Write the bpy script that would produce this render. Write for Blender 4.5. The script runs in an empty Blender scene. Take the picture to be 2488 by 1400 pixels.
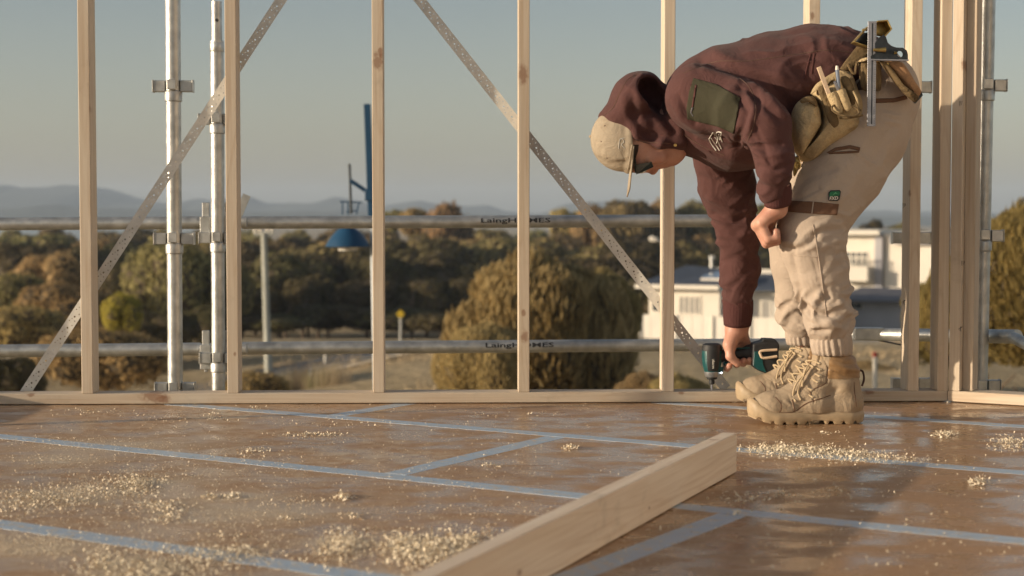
import bpy, bmesh, math, random
import numpy as np
from mathutils import Vector, Matrix
from mathutils.bvhtree import BVHTree

random.seed(7); rng = np.random.default_rng(7)
scene = bpy.context.scene
COL = scene.collection
PI = math.pi

# ---------------------------------------------------------------- camera, sky, sun, exposure
FPX, CAMH = 3950.0, 0.591
PITCH = math.atan(175 / FPX)
cam_d = bpy.data.cameras.new('camera'); cam = bpy.data.objects.new('camera', cam_d); COL.objects.link(cam)
cam.location = (0, 0, CAMH); cam.rotation_euler = (PI / 2 - PITCH, 0, 0)
cam_d.sensor_width = 36; cam_d.lens = FPX / 2488 * 36
cam_d.clip_start = 0.05; cam_d.clip_end = 20000
cam_d.dof.use_dof = True; cam_d.dof.focus_distance = 4.6; cam_d.dof.aperture_fstop = 4.0
scene.camera = cam

SUN_EL, SUN_AZ = math.radians(10.3), math.radians(16.0)      # sun stands at -X, a little to the camera's side
to_sun = Vector((-math.cos(SUN_AZ) * math.cos(SUN_EL), -math.sin(SUN_AZ) * math.cos(SUN_EL), math.sin(SUN_EL)))
sun_d = bpy.data.lights.new('sun', 'SUN'); sun = bpy.data.objects.new('sun', sun_d); COL.objects.link(sun)
sun_d.energy = 4.7; sun_d.angle = math.radians(0.7); sun_d.color = (1.0, 0.82, 0.60)
sun.rotation_euler = to_sun.to_track_quat('Z', 'Y').to_euler()

world = bpy.data.worlds.new('World'); scene.world = world; world.use_nodes = True
wn = world.node_tree; wn.nodes.clear()
sky = wn.nodes.new('ShaderNodeTexSky'); sky.sky_type = 'NISHITA'; sky.sun_disc = False
sky.sun_elevation = SUN_EL; sky.sun_rotation = math.atan2(to_sun.x, to_sun.y)
sky.air_density = 1.0; sky.dust_density = 1.5; sky.ozone_density = 1.5; sky.altitude = 20
hs = wn.nodes.new('ShaderNodeHueSaturation'); hs.inputs['Saturation'].default_value = 0.62
tint = wn.nodes.new('ShaderNodeMix'); tint.data_type = 'RGBA'; tint.blend_type = 'MULTIPLY'; tint.inputs[0].default_value = 1
tint.inputs[7].default_value = (1.0, 0.932, 0.868, 1)
wtc = wn.nodes.new('ShaderNodeTexCoord'); wsp = wn.nodes.new('ShaderNodeSeparateXYZ'); wrp = wn.nodes.new('ShaderNodeValToRGB')   # haze-pale horizon, deeper sky above
wrp.color_ramp.elements.new(.06); wrp.color_ramp.elements.new(.14)
for e_, (p_, c_) in zip(wrp.color_ramp.elements, ((0, (1.0, .965, .90)), (.06, (.89, .895, .895)), (.14, (.74, .79, .85)), (1, (.72, .765, .82)))): e_.position = p_; e_.color = (*c_, 1)
wn.links.new(wtc.outputs['Generated'], wsp.inputs[0]); wn.links.new(wsp.outputs[2], wrp.inputs[0])
grad = wn.nodes.new('ShaderNodeMix'); grad.data_type = 'RGBA'; grad.blend_type = 'MULTIPLY'; grad.inputs[0].default_value = 1; wn.links.new(wrp.outputs[0], grad.inputs[7])
bg = wn.nodes.new('ShaderNodeBackground'); bg.inputs['Strength'].default_value = 0.134
wo = wn.nodes.new('ShaderNodeOutputWorld')
wn.links.new(sky.outputs[0], hs.inputs['Color']); wn.links.new(hs.outputs[0], tint.inputs[6])
wn.links.new(tint.outputs[2], grad.inputs[6]); wn.links.new(grad.outputs[2], bg.inputs[0]); wn.links.new(bg.outputs[0], wo.inputs[0])
scene.view_settings.view_transform = 'Standard'; scene.view_settings.look = 'None'
scene.view_settings.gamma = 1; scene.view_settings.use_curve_mapping = False
scene.view_settings.exposure = 0.34
scene.cycles.max_bounces = 6; scene.cycles.volume_bounces = 0; scene.cycles.transparent_max_bounces = 6

# ---------------------------------------------------------------- helpers
_F = Vector((0, math.cos(PITCH), -math.sin(PITCH))); _U = Vector((0, math.sin(PITCH), math.cos(PITCH)))
def W(u, v, Y):
    """the point at distance Y in front of the lens seen at photo pixel u, v"""
    d = Vector((u - 1244.0, 0, 0)) + _F * FPX + _U * (700.0 - v)
    return Vector((0, 0, CAMH)) + d * (Y / d.y)
def FL(u, v, z=0.0):
    d = Vector((u - 1244.0, 0, 0)) + _F * FPX + _U * (700.0 - v)
    return Vector((0, 0, CAMH)) + d * ((z - CAMH) / d.z)
def R(r, Y): return r * Y / FPX
def proj(V):
    V = np.asarray(V, dtype=float); q = V - np.array([0, 0, CAMH])
    f = q @ np.array(_F); up = q @ np.array(_U)
    return 1244 + q[:, 0] / f * FPX, 700 - up / f * FPX

def link(o, parent=None):
    COL.objects.link(o)
    if parent is not None: o.parent = parent
    return o
def tag(o, label=None, cat=None, group=None, kind=None):
    if label: o['label'] = label
    if cat: o['category'] = cat
    if group: o['group'] = group
    if kind: o['kind'] = kind
    return o
def empty(name, loc=(0, 0, 0), **k):
    o = bpy.data.objects.new(name, None); o.location = loc; o.empty_display_size = .1; COL.objects.link(o)
    return tag(o, **k)
def raw(name, V, Fc, mat, parent=None, smooth=True, **k):
    me = bpy.data.meshes.new(name); me.from_pydata([tuple(map(float, v)) for v in V], [], [tuple(map(int, f)) for f in Fc]); me.update()
    if smooth: me.polygons.foreach_set('use_smooth', [True] * len(me.polygons))
    if mat: me.materials.append(mat)
    o = bpy.data.objects.new(name, me); link(o, parent)
    if parent is not None and parent.location.length > 0: o.matrix_parent_inverse = Matrix.Translation(-Vector(parent.location))
    return tag(o, **k)
class MB:
    """collects shapes, builds one mesh object"""
    def __init__(s): s.V = []; s.F = []
    def add(s, V, F):
        n = len(s.V); s.V += [tuple(v) for v in V]; s.F += [tuple(i + n for i in f) for f in F]; return s
    def box(s, c, size, rot=None):
        c = Vector(c); hx, hy, hz = size[0] / 2, size[1] / 2, size[2] / 2
        V = [Vector((x, y, z)) for x in (-hx, hx) for y in (-hy, hy) for z in (-hz, hz)]
        if rot is not None: V = [rot @ v for v in V]
        return s.add([c + v for v in V], [(0, 1, 3, 2), (4, 6, 7, 5), (0, 4, 5, 1), (2, 3, 7, 6), (0, 2, 6, 4), (1, 5, 7, 3)])
    def bar(s, a, b, w, d, up=Vector((0, 1, 0))):
        a, b = Vector(a), Vector(b); z = (b - a); L = z.length; z.normalize()
        x = z.cross(up).normalized(); y = z.cross(x).normalized()
        return s.box((a + b) / 2, (w, d, L), Matrix((x, y, z)).transposed())
    def tube(s, pts, r, n=12, caps=True, flat=1.0):
        pts = [Vector(p) for p in pts]; rs = r if hasattr(r, '__len__') else [r] * len(pts)
        V = []; F = []; prev = None
        for i, p in enumerate(pts):
            t = (pts[min(i + 1, len(pts) - 1)] - pts[max(i - 1, 0)]).normalized()
            if prev is None:
                a = Vector((0, 1, 0)) if abs(t.y) < .8 else Vector((1, 0, 0))
                x = t.cross(a).normalized()
            else: x = (prev - t * prev.dot(t)).normalized()
            prev = x; y = t.cross(x)
            for k in range(n):
                an = 2 * PI * k / n; V.append(p + (x * math.cos(an) + y * math.sin(an) * flat) * rs[i])
        for i in range(len(pts) - 1):
            for k in range(n):
                F.append((i * n + k, i * n + (k + 1) % n, (i + 1) * n + (k + 1) % n, (i + 1) * n + k))
        if caps: F.append(tuple(range(n - 1, -1, -1))); F.append(tuple((len(pts) - 1) * n + k for k in range(n)))
        return s.add(V, F)
    def lathe(s, c, prof, n=24, a0=0, a1=2 * PI):
        """prof: (r, z) rings about a vertical axis through c"""
        c = Vector(c); full = abs(a1 - a0 - 2 * PI) < 1e-6; m = n if full else n + 1; V = []; F = []
        for r, z in prof:
            for k in range(m):
                an = a0 + (a1 - a0) * k / n; V.append(c + Vector((r * math.cos(an), r * math.sin(an), z)))
        for i in range(len(prof) - 1):
            for k in range(n):
                k2 = (k + 1) % m; F.append((i * m + k, i * m + k2, (i + 1) * m + k2, (i + 1) * m + k))
        return s.add(V, F)
    def prism(s, pts, y0, y1):
        """outline in x,z extruded from y0 to y1"""
        n = len(pts); V = [(p[0], y0, p[1]) for p in pts] + [(p[0], y1, p[1]) for p in pts]
        F = [tuple(range(n)), tuple(range(2 * n - 1, n - 1, -1))] + [(i, i + n, (i + 1) % n + n, (i + 1) % n) for i in range(n)]
        return s.add(V, F)
    def build(s, name, mat, parent=None, smooth=False, bevel=0, seg=1, **k):
        o = raw(name, s.V, s.F, mat, parent, smooth, **k)
        bm = bmesh.new(); bm.from_mesh(o.data); bmesh.ops.recalc_face_normals(bm, faces=bm.faces)
        if bevel:
            bmesh.ops.bevel(bm, geom=[e for e in bm.edges if len(e.link_faces) == 2 and e.calc_face_angle(0) > .5], offset=bevel, segments=seg, affect='EDGES', profile=.5)
        bm.to_mesh(o.data); bm.free()
        if smooth:
            o.data.polygons.foreach_set('use_smooth', [True] * len(o.data.polygons))
            try: o.data.set_sharp_from_angle(angle=math.radians(38))
            except Exception: pass
        return o
def catmull(P, closed=True, k=5):
    P = [Vector(p) for p in P]; n = len(P); out = []
    rngi = range(n) if closed else range(n - 1)
    g = (lambda i: P[i % n]) if closed else (lambda i: P[max(0, min(n - 1, i))])
    for i in rngi:
        a, b, c, d = g(i - 1), g(i), g(i + 1), g(i + 2)
        for j in range(k):
            t = j / k; out.append(.5 * ((2 * b) + (c - a) * t + (2 * a - 5 * b + 4 * c - d) * t * t + (3 * b - a - 3 * c + d) * t ** 3))
    if not closed: out.append(P[-1])
    return out
def vnoise(P, seed=0):
    """value noise in 0..1"""
    r = np.random.default_rng(seed).random((32, 32, 32)); P = np.asarray(P, dtype=float)
    i = np.floor(P).astype(int); f = P - i; f = f * f * (3 - 2 * f); out = 0
    for dx in (0, 1):
        for dy in (0, 1):
            for dz in (0, 1):
                w = (f[:, 0] if dx else 1 - f[:, 0]) * (f[:, 1] if dy else 1 - f[:, 1]) * (f[:, 2] if dz else 1 - f[:, 2])
                out = out + w * r[(i[:, 0] + dx) % 32, (i[:, 1] + dy) % 32, (i[:, 2] + dz) % 32]
    return out

# ---------------------------------------------------------------- signed-distance sculpting
class SDF:
    def __init__(s, lo, hi, h):
        s.lo = np.array(lo, float); s.h = h; s.n = np.ceil((np.array(hi) - s.lo) / h).astype(int) + 1
        s.F = np.full(tuple(s.n), .08, np.float32)
    def _win(s, lo, hi):
        a = np.clip(np.floor((lo - s.lo) / s.h).astype(int), 0, s.n - 1); b = np.clip(np.ceil((hi - s.lo) / s.h).astype(int) + 1, 1, s.n)
        ax = [(s.lo[i] + s.h * np.arange(a[i], b[i])).astype(np.float32) for i in range(3)]
        return tuple(slice(a[i], b[i]) for i in range(3)), ax[0][:, None, None], ax[1][None, :, None], ax[2][None, None, :]
    def cone(s, a, b, ra, rb, k=.02, ys=1.0, sub=False, xs=1.0, zs=1.0):
        a = np.array(a, float); b = np.array(b, float); sc = np.array([xs, ys, zs]); m = max(ra, rb) * sc + k + .012
        sl, X, Y, Z = s._win(np.minimum(a, b) - m, np.maximum(a, b) + m)
        px, py, pz = (X - a[0]) / xs, (Y - a[1]) / ys, (Z - a[2]) / zs
        ab = (b - a) / sc; L = float(ab @ ab) + 1e-12
        t = np.clip((px * ab[0] + py * ab[1] + pz * ab[2]) / L, 0, 1)
        d = np.sqrt((px - t * ab[0]) ** 2 + (py - t * ab[1]) ** 2 + (pz - t * ab[2]) ** 2) - (ra + (rb - ra) * t)
        o = s.F[sl]
        if sub:
            h = np.clip(.5 - .5 * (o + d) / k, 0, 1); s.F[sl] = o * (1 - h) - d * h + k * h * (1 - h)
        else:
            h = np.clip(.5 + .5 * (o - d) / k, 0, 1); s.F[sl] = o * (1 - h) + d * h - k * h * (1 - h)
        return s
    def chain(s, pts, k=.02, ys=1.0, **kw):
        """pts: (u, v, Y, r in photo pixels)"""
        for p, q in zip(pts, pts[1:]): s.cone(W(*p[:3]), W(*q[:3]), R(p[3], p[2]), R(q[3], q[2]), k, ys, **kw)
        return s
    def mesh(s):
        F = s.F; I = F < 0; n = np.array(F.shape) - 1
        c = sum(I[dx:n[0] + dx, dy:n[1] + dy, dz:n[2] + dz].astype(np.int8) for dx in (0, 1) for dy in (0, 1) for dz in (0, 1))
        act = np.argwhere((c > 0) & (c < 8)); idx = np.full(tuple(n), -1, np.int64); idx[tuple(act.T)] = np.arange(len(act))
        cor = [(dx, dy, dz) for dx in (0, 1) for dy in (0, 1) for dz in (0, 1)]
        val = {q: F[act[:, 0] + q[0], act[:, 1] + q[1], act[:, 2] + q[2]] for q in cor}
        P = np.zeros((len(act), 3)); cnt = np.zeros(len(act))
        for i, p in enumerate(cor):
            for q in cor[i + 1:]:
                if sum(abs(p[j] - q[j]) for j in range(3)) != 1: continue
                a, b = val[p], val[q]; m = (a < 0) != (b < 0); t = np.where(m, a / np.where(a == b, 1, a - b), 0)
                for j in range(3): P[:, j] += m * (p[j] + t * (q[j] - p[j]))
                cnt += m
        P = s.lo + (act + P / cnt[:, None]) * s.h; Q = []
        for ax in range(3):
            o1, o2 = [(1, 2), (2, 0), (0, 1)][ax]
            A = [slice(None)] * 3; B = [slice(None)] * 3; A[ax] = slice(0, -1); B[ax] = slice(1, None)
            Ia, Ib = I[tuple(A)], I[tuple(B)]; e = np.argwhere(Ia != Ib)
            e = e[(e[:, o1] > 0) & (e[:, o2] > 0) & (e[:, o1] < n[o1]) & (e[:, o2] < n[o2])]
            fl = Ia[tuple(e.T)]; g = []
            for d1, d2 in ((-1, -1), (0, -1), (0, 0), (-1, 0)):
                w = e.copy(); w[:, o1] += d1; w[:, o2] += d2; g.append(idx[tuple(w.T)])
            q = np.stack(g, 1); q[~fl] = q[~fl][:, ::-1]; Q.append(q)
        return P, np.concatenate(Q)
def vnormals(V, Q):
    n = np.cross(V[Q[:, 2]] - V[Q[:, 0]], V[Q[:, 3]] - V[Q[:, 1]]); N = np.zeros_like(V)
    for k in range(4): np.add.at(N, Q[:, k], n)
    return N / (np.linalg.norm(N, axis=1, keepdims=True) + 1e-12)
def polydist(u, v, pl):
    best = np.full(len(u), 1e9)
    for (a, b), (c, d) in zip(pl, pl[1:]):
        ex, ey = c - a, d - b; t = np.clip(((u - a) * ex + (v - b) * ey) / (ex * ex + ey * ey + 1e-9), 0, 1)
        taper = .35 + .65 * 1
        best = np.minimum(best, np.hypot(u - a - t * ex, v - b - t * ey) * taper)
    return best
def folds(V, Q, lst):
    """raise or sink creases on the side facing -Y: (polyline in photo pixels, height mm, width px)"""
    N = vnormals(V, Q); u, v = proj(V); w = np.clip(-N[:, 1] * 2 + .25, 0, 1)
    for pl, amp, wd in lst:
        d = polydist(u, v, pl); V = V + N * (amp * .001 * np.exp(-(d / wd) ** 2) * w)[:, None]
    return V
def wrinkle(V, Q, a, b, Rm, amp, fr, seed, lo=0., hi=1., warp=1.5):
    """creases that run round the limb a-b"""
    N = vnormals(V, Q); a = np.array(a); b = np.array(b); ax = b - a; L = np.linalg.norm(ax); ax = ax / L
    s = (V - a) @ ax; rad = np.linalg.norm(V - a - s[:, None] * ax, axis=1); t = s / L
    w = np.clip((Rm - rad) / (.3 * Rm), 0, 1) * np.clip((t - lo) / .12 + .5, 0, 1) * np.clip((hi - t) / .12 + .5, 0, 1)
    side = (V - a - s[:, None] * ax)
    out = 0
    for i, (sl_, am) in enumerate(((1.1, 1.0), (-.8, .9))):     # two families of slanting creases that fade in and out
        q = np.stack([s * fr * .8 + warp * 1.3 * vnoise(V * 11 + seed, seed + i) + (side[:, 0] + .6 * side[:, 2]) * fr * sl_, side[:, 0] * 6 + seed, side[:, 1] * 9 + side[:, 2] * 5 + 3 * i], 1)
        n = 1 - np.abs(2 * vnoise(q, seed + 1 + i) - 1); n = n ** 2.4 + .22 * vnoise(q * 2.6, seed + 2)
        msk = np.clip((vnoise(V * 14 + 5 * seed + 9 * i, seed + 7 + i) - .30) * 2.6, 0, 1)
        out = out + am * (n - .38) * msk
    return V + N * (out * amp * w)[:, None]
def inpoly(u, v, P):
    c = np.zeros(len(u), bool); n = len(P)
    for i in range(n):
        (x1, y1), (x2, y2) = P[i], P[(i + 1) % n]
        c ^= ((y1 > v) != (y2 > v)) & (u < (x2 - x1) * (v - y1) / ((y2 - y1) if y2 != y1 else 1e-9) + x1)
    return c
def drape(bvh, pts, off, Yfrom=3.5):
    """photo-plane points dropped on a garment along the view"""
    out = []
    for (u, v) in pts:
        a = Vector((0, 0, CAMH)); d = (W(u, v, 5.0) - a).normalized(); h = bvh.ray_cast(a + d * 2.0, d)
        out.append((h[0] - d * off) if h[0] is not None else None)
    return out
def patch(bvh, poly, off, name, mat, parent, step=4.0, thick=.002, inner=False, **k):
    """a sewn-on piece: outline poly (photo pixels) laid over the garment, with thickness"""
    us = [p[0] for p in poly]; vs = [p[1] for p in poly]; bm = bmesh.new()
    P = [Vector((p[0], p[1], 0)) for p in poly]; vv = [bm.verts.new(p) for p in P]; bm.faces.new(vv)
    for ax, lo, hi in ((0, min(us), max(us)), (1, min(vs), max(vs))):
        x = lo + step
        while x < hi:
            co = (x, 0, 0) if ax == 0 else (0, x, 0); no = (1, 0, 0) if ax == 0 else (0, 1, 0)
            bmesh.ops.bisect_plane(bm, geom=bm.verts[:] + bm.edges[:] + bm.faces[:], plane_co=co, plane_no=no); x += step
    V = [(v.co.x, v.co.y) for v in bm.verts]; bm.verts.index_update(); Fc = [tuple(v.index for v in f.verts) for f in bm.faces]; bm.free()
    D = drape(bvh, V, off); ok = [d is not None for d in D]; D = [d if d is not None else Vector((0, 0, 0)) for d in D]
    Fc = [f for f in Fc if all(ok[i] for i in f) and max((D[i] - D[f[0]]).length for i in f) < .05]
    used = sorted({i for f in Fc for i in f}); mp = {j: i for i, j in enumerate(used)}
    o = raw(name, [D[j] for j in used], [tuple(mp[i] for i in f) for f in Fc], mat, parent, True, **k)
    bm = bmesh.new(); bm.from_mesh(o.data); bmesh.ops.recalc_face_normals(bm, faces=bm.faces); bm.to_mesh(o.data); bm.free()
    md = o.modifiers.new('solid', 'SOLIDIFY'); md.thickness = thick; md.offset = 0
    return o
def text_mesh(s, wide, high, detail=True):
    cu = bpy.data.curves.new('lettering', 'FONT'); cu.offset = .018; cu.body = s; cu.resolution_u = 2; to = bpy.data.objects.new('lettering', cu); COL.objects.link(to)
    dg = bpy.context.evaluated_depsgraph_get(); me = bpy.data.meshes.new_from_object(to.evaluated_get(dg))
    bm = bmesh.new(); bm.from_mesh(me); bmesh.ops.triangulate(bm, faces=bm.faces)
    xs = [v.co.x for v in bm.verts]; ys = [v.co.y for v in bm.verts]; x0, x1, y0, y1 = min(xs), max(xs), min(ys), max(ys)
    for v in bm.verts: v.co = Vector(((v.co.x - x0) / (x1 - x0) * wide, (v.co.y - y0) / (y1 - y0) * high, 0))
    if detail:
        for i in range(2):
            bmesh.ops.subdivide_edges(bm, edges=[e for e in bm.edges if abs(e.verts[0].co.y - e.verts[1].co.y) > high / 5], cuts=1)
            bmesh.ops.triangulate(bm, faces=bm.faces)
    bm.verts.index_update(); V = [v.co.copy() for v in bm.verts]; Fc = [tuple(v.index for v in f.verts) for f in bm.faces]
    bm.free(); bpy.data.objects.remove(to); bpy.data.meshes.remove(me); bpy.data.curves.remove(cu)
    return V, Fc

# ---------------------------------------------------------------- materials
def ng(name):
    m = bpy.data.materials.new(name); m.use_nodes = True; return m, m.node_tree, m.node_tree.nodes['Principled BSDF']
def nd(nt, t, **k):
    n = nt.nodes.new('ShaderNode' + t)
    for a, b in k.items():
        if a.startswith('i_'):
            key = a[2:]; n.inputs[int(key) if key.isdigit() else key.replace('_', ' ')].default_value = b
        else: setattr(n, a, b)
    return n
def ramp(nt, src, stops):
    r = nd(nt, 'ValToRGB'); e = r.color_ramp.elements
    while len(e) > len(stops): e.remove(e[-1])
    while len(e) < len(stops): e.new(1)
    for q, (p, c) in zip(e, stops): q.position = p; q.color = (*c, 1) if hasattr(c, '__len__') else (c, c, c, 1)
    nt.links.new(src, r.inputs[0]); return r.outputs[0]
def coords(nt, scale=(1, 1, 1), kind='Object', loc=None):
    tc = nd(nt, 'TexCoord'); mp = nd(nt, 'Mapping'); mp.inputs['Scale'].default_value = scale
    nt.links.new(tc.outputs[kind], mp.inputs[0])
    if loc is not None: nt.links.new(loc, mp.inputs['Location'])
    return mp.outputs[0]
def mixc(nt, fac, a, b, mode='MIX'):
    m = nd(nt, 'Mix', data_type='RGBA', blend_type=mode)
    for s, i in ((fac, 0), (a, 6), (b, 7)):
        if hasattr(s, 'links'): nt.links.new(s, m.inputs[i])
        elif hasattr(s, '__len__'): m.inputs[i].default_value = (*s[:3], 1)
        else: m.inputs[i].default_value = s
    return m.outputs[2]
def math_(nt, op, a, b=0.0, c=None):
    m = nd(nt, 'Math', operation=op)
    for i, s in enumerate((a, b) if c is None else (a, b, c)):
        if hasattr(s, 'links'): nt.links.new(s, m.inputs[i])
        else: m.inputs[i].default_value = s
    return m.outputs[0]
def noise(nt, vec, scale, detail=3, rough=.55, dist=0):
    n = nd(nt, 'TexNoise'); n.inputs['Scale'].default_value = scale; n.inputs['Detail'].default_value = detail
    n.inputs['Roughness'].default_value = rough; n.inputs['Distortion'].default_value = dist
    nt.links.new(vec, n.inputs['Vector']); return n.outputs[0]
def bump(nt, bs, h, st, dist=.002):
    b = nd(nt, 'Bump'); b.inputs['Strength'].default_value = st; b.inputs['Distance'].default_value = dist
    nt.links.new(h, b.inputs['Height']); nt.links.new(b.outputs[0], bs.inputs['Normal'])
def plain(name, c, rough=.6, metal=0., var=.25, sc=20, bmp=.0, bsc=200, spec=.5, rvar=0.0):
    m, nt, bs = ng(name); co = coords(nt); n = noise(nt, co, sc, 4)
    col = ramp(nt, n, [(.3, [x * (1 - var) for x in c]), (.7, [min(1, x * (1 + var)) for x in c])]); nt.links.new(col, bs.inputs['Base Color'])
    bs.inputs['Roughness'].default_value = rough; bs.inputs['Metallic'].default_value = metal; bs.inputs['Specular IOR Level'].default_value = spec
    if rvar:
        r = ramp(nt, noise(nt, co, sc * 1.7, 4), [(.3, rough - rvar), (.7, rough + rvar)]); nt.links.new(r, bs.inputs['Roughness'])
    if bmp: bump(nt, bs, noise(nt, co, bsc, 3), bmp)
    return m
def fabric(name, c, var=.12, weave=900, bmp=.35, dirt=None, sheen=.0):
    m, nt, bs = ng(name); co = coords(nt); n = noise(nt, co, 9, 5)
    col = ramp(nt, n, [(.3, [x * (1 - var) for x in c]), (.7, [x * (1 + var) for x in c])])
    f = noise(nt, co, weave, 2); col = mixc(nt, .35, col, ramp(nt, f, [(.35, [x * .75 for x in c]), (.65, [x * 1.25 for x in c])]))
    if dirt:
        col = mixc(nt, ramp(nt, noise(nt, co, 14, 5, .65), [(.52, 0.), (.72, .6)]), col, dirt)
    nt.links.new(col, bs.inputs['Base Color']); bs.inputs['Roughness'].default_value = .92; bs.inputs['Specular IOR Level'].default_value = .15
    bs.inputs['Sheen Weight'].default_value = sheen
    cr = noise(nt, co, 16, 3, .55, 1.2); cr = math_(nt, 'ABSOLUTE', math_(nt, 'SUBTRACT', cr, .5)); cr = math_(nt, 'MINIMUM', math_(nt, 'MULTIPLY', cr, 5.0), 1.0)
    add = math_(nt, 'ADD', math_(nt, 'MULTIPLY', f, .35), math_(nt, 'ADD', noise(nt, co, 60, 4), math_(nt, 'MULTIPLY', cr, 1.1))); bump(nt, bs, add, bmp, .0042)
    return m
def pine(name, tone=(.555, .47, .365), axis=2, knots=(), arches=False):
    """sawn pine; the grain runs along the object's own axis. knots: (x,y,z,radius) in object space"""
    m, nt, bs = ng(name); oi = nd(nt, 'ObjectInfo')
    off = nd(nt, 'CombineXYZ')
    for i in range(3): nt.links.new(math_(nt, 'MULTIPLY', oi.outputs['Random'], 17.3 + 5 * i), off.inputs[i])
    s1 = [9, 9, 9]; s1[axis] = .8; s2 = [160, 160, 160]; s2[axis] = 3.5
    c1 = coords(nt, s1, loc=off.outputs[0]); c2 = coords(nt, s2, loc=off.outputs[0])
    g = noise(nt, c1, 1.0, 2, .5, .6); rings = math_(nt, 'FRACT', math_(nt, 'MULTIPLY', g, 9.0)); rr = ramp(nt, rings, [(0, .15), (.55, .0), (.85, 1.), (1., .1)])
    dark = [tone[0] * .72, tone[1] * .58, tone[2] * .46]; lite = [tone[0] * 1.1, tone[1] * 1.12, tone[2] * 1.15]
    col = mixc(nt, math_(nt, 'MULTIPLY', rr, .36 if not arches else .34), ramp(nt, noise(nt, c1, .5, 3), [(.3, tone), (.7, lite)]), dark)
    fib = noise(nt, c2, 1.0, 3); col = mixc(nt, .3, col, ramp(nt, fib, [(.3, dark), (.6, lite)]))
    hv = nd(nt, 'HueSaturation'); nt.links.new(col, hv.inputs['Color']); nt.links.new(math_(nt, 'ADD', math_(nt, 'MULTIPLY', oi.outputs['Random'], .2), .9), hv.inputs['Value']); col = hv.outputs[0]
    stn = ramp(nt, noise(nt, coords(nt, [2, 2, 2], loc=off.outputs[0]), 3, 4, .7), [(.6, 0.), (.72, .25)]); col = mixc(nt, stn, col, (.22, .17, .12))
    tc = nd(nt, 'TexCoord'); wob = noise(nt, coords(nt), 60, 2)
    for kx, ky, kz, kr in knots:
        vm = nd(nt, 'VectorMath', operation='SUBTRACT'); nt.links.new(tc.outputs['Object'], vm.inputs[0]); vm.inputs[1].default_value = (kx, ky, kz)
        v2 = nd(nt, 'VectorMath', operation='MULTIPLY'); nt.links.new(vm.outputs[0], v2.inputs[0]); sc = [1., .25, 1.]; sc[axis] *= .55; v2.inputs[1].default_value = sc
        ln = nd(nt, 'VectorMath', operation='LENGTH'); nt.links.new(v2.outputs[0], ln.inputs[0])
        d = math_(nt, 'ADD', math_(nt, 'DIVIDE', ln.outputs['Value'], kr), math_(nt, 'MULTIPLY', math_(nt, 'SUBTRACT', wob, .5), 1.3))
        f = ramp(nt, d, [(0.0, 1.), (.5, .9), (.62, .45), (1.0, 0.)]); col = mixc(nt, math_(nt, 'MULTIPLY', f, .68), col, (.21, .10, .055))
    nt.links.new(col, bs.inputs['Base Color']); bs.inputs['Roughness'].default_value = .72; bs.inputs['Specular IOR Level'].default_value = .25
    bump(nt, bs, math_(nt, 'ADD', fib, math_(nt, 'MULTIPLY', rings, .2)), .25, .001)
    return m
def leafmat(name, c1, c2, dry=None, tr=.25):
    m, nt, bs = ng(name); oi = nd(nt, 'ObjectInfo'); co = coords(nt)
    geo = nd(nt, 'NewGeometry'); f = math_(nt, 'ADD', math_(nt, 'MULTIPLY', noise(nt, co, .9, 3), .7), math_(nt, 'MULTIPLY', geo.outputs['Random Per Island'], .5))
    col = ramp(nt, f, [(.3, c1), (.75, c2)])
    if dry: col = mixc(nt, ramp(nt, noise(nt, co, .5, 3), [(.52, 0.), (.62, .8)]), col, dry)
    hv = nd(nt, 'HueSaturation'); nt.links.new(col, hv.inputs['Color'])
    nt.links.new(math_(nt, 'ADD', math_(nt, 'MULTIPLY', oi.outputs['Random'], .05), .475), hv.inputs['Hue'])
    nt.links.new(math_(nt, 'ADD', math_(nt, 'MULTIPLY', oi.outputs['Random'], .5), .75), hv.inputs['Value'])
    nt.links.new(hv.outputs[0], bs.inputs['Base Color']); bs.inputs['Roughness'].default_value = .8; bs.inputs['Specular IOR Level'].default_value = .2
    t = nd(nt, 'BsdfTranslucent'); nt.links.new(hv.outputs[0], t.inputs[0]); mx = nd(nt, 'MixShader'); mx.inputs[0].default_value = tr
    nt.links.new(bs.outputs[0], mx.inputs[1]); nt.links.new(t.outputs[0], mx.inputs[2]); nt.links.new(mx.outputs[0], nt.nodes['Material Output'].inputs[0])
    return m

M_pine = pine('pine'); M_pineX = pine('pine_along_x', axis=0)
M_galv = plain('galvanised_steel', (.50, .50, .48), .42, .75, .22, 22, .25, 120, rvar=.12)
M_strap = plain('zinc_strap', (.62, .61, .57), .55, .1, .12, 30, .12, 300, rvar=.08)
M_dark = plain('dark_rubber', (.018, .018, .02), .55, 0, .3, 60)
M_ink = plain('black_stencil_paint', (.02, .02, .022), .7, 0, .3, 90)
M_chips = plain('pine_shavings', (.74, .64, .48), .8, 0, .25, 60)
# ================================================================ SETTING
def gd(Y):   # depth of the ground below the lens at distance Y
    return np.interp(Y, [0, 5, 12, 30, 45, 60, 65, 75, 85, 95, 150, 400, 900, 6000], [3.4, 3.6, 3.8, 4.3, 4.75, 5.45, 5.8, 6.1, 6.4, 7.1, 8.6, 10, 12.4, 12.8])
def gz(Y): return CAMH - float(gd(Y))
def tilt(x, Y): return .15 * np.clip(np.asarray(x) + 6, -8, 5) * np.interp(Y, [14, 26, 60, 72], [0, 1, 1, 0])      # the near slope falls away to the left
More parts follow.
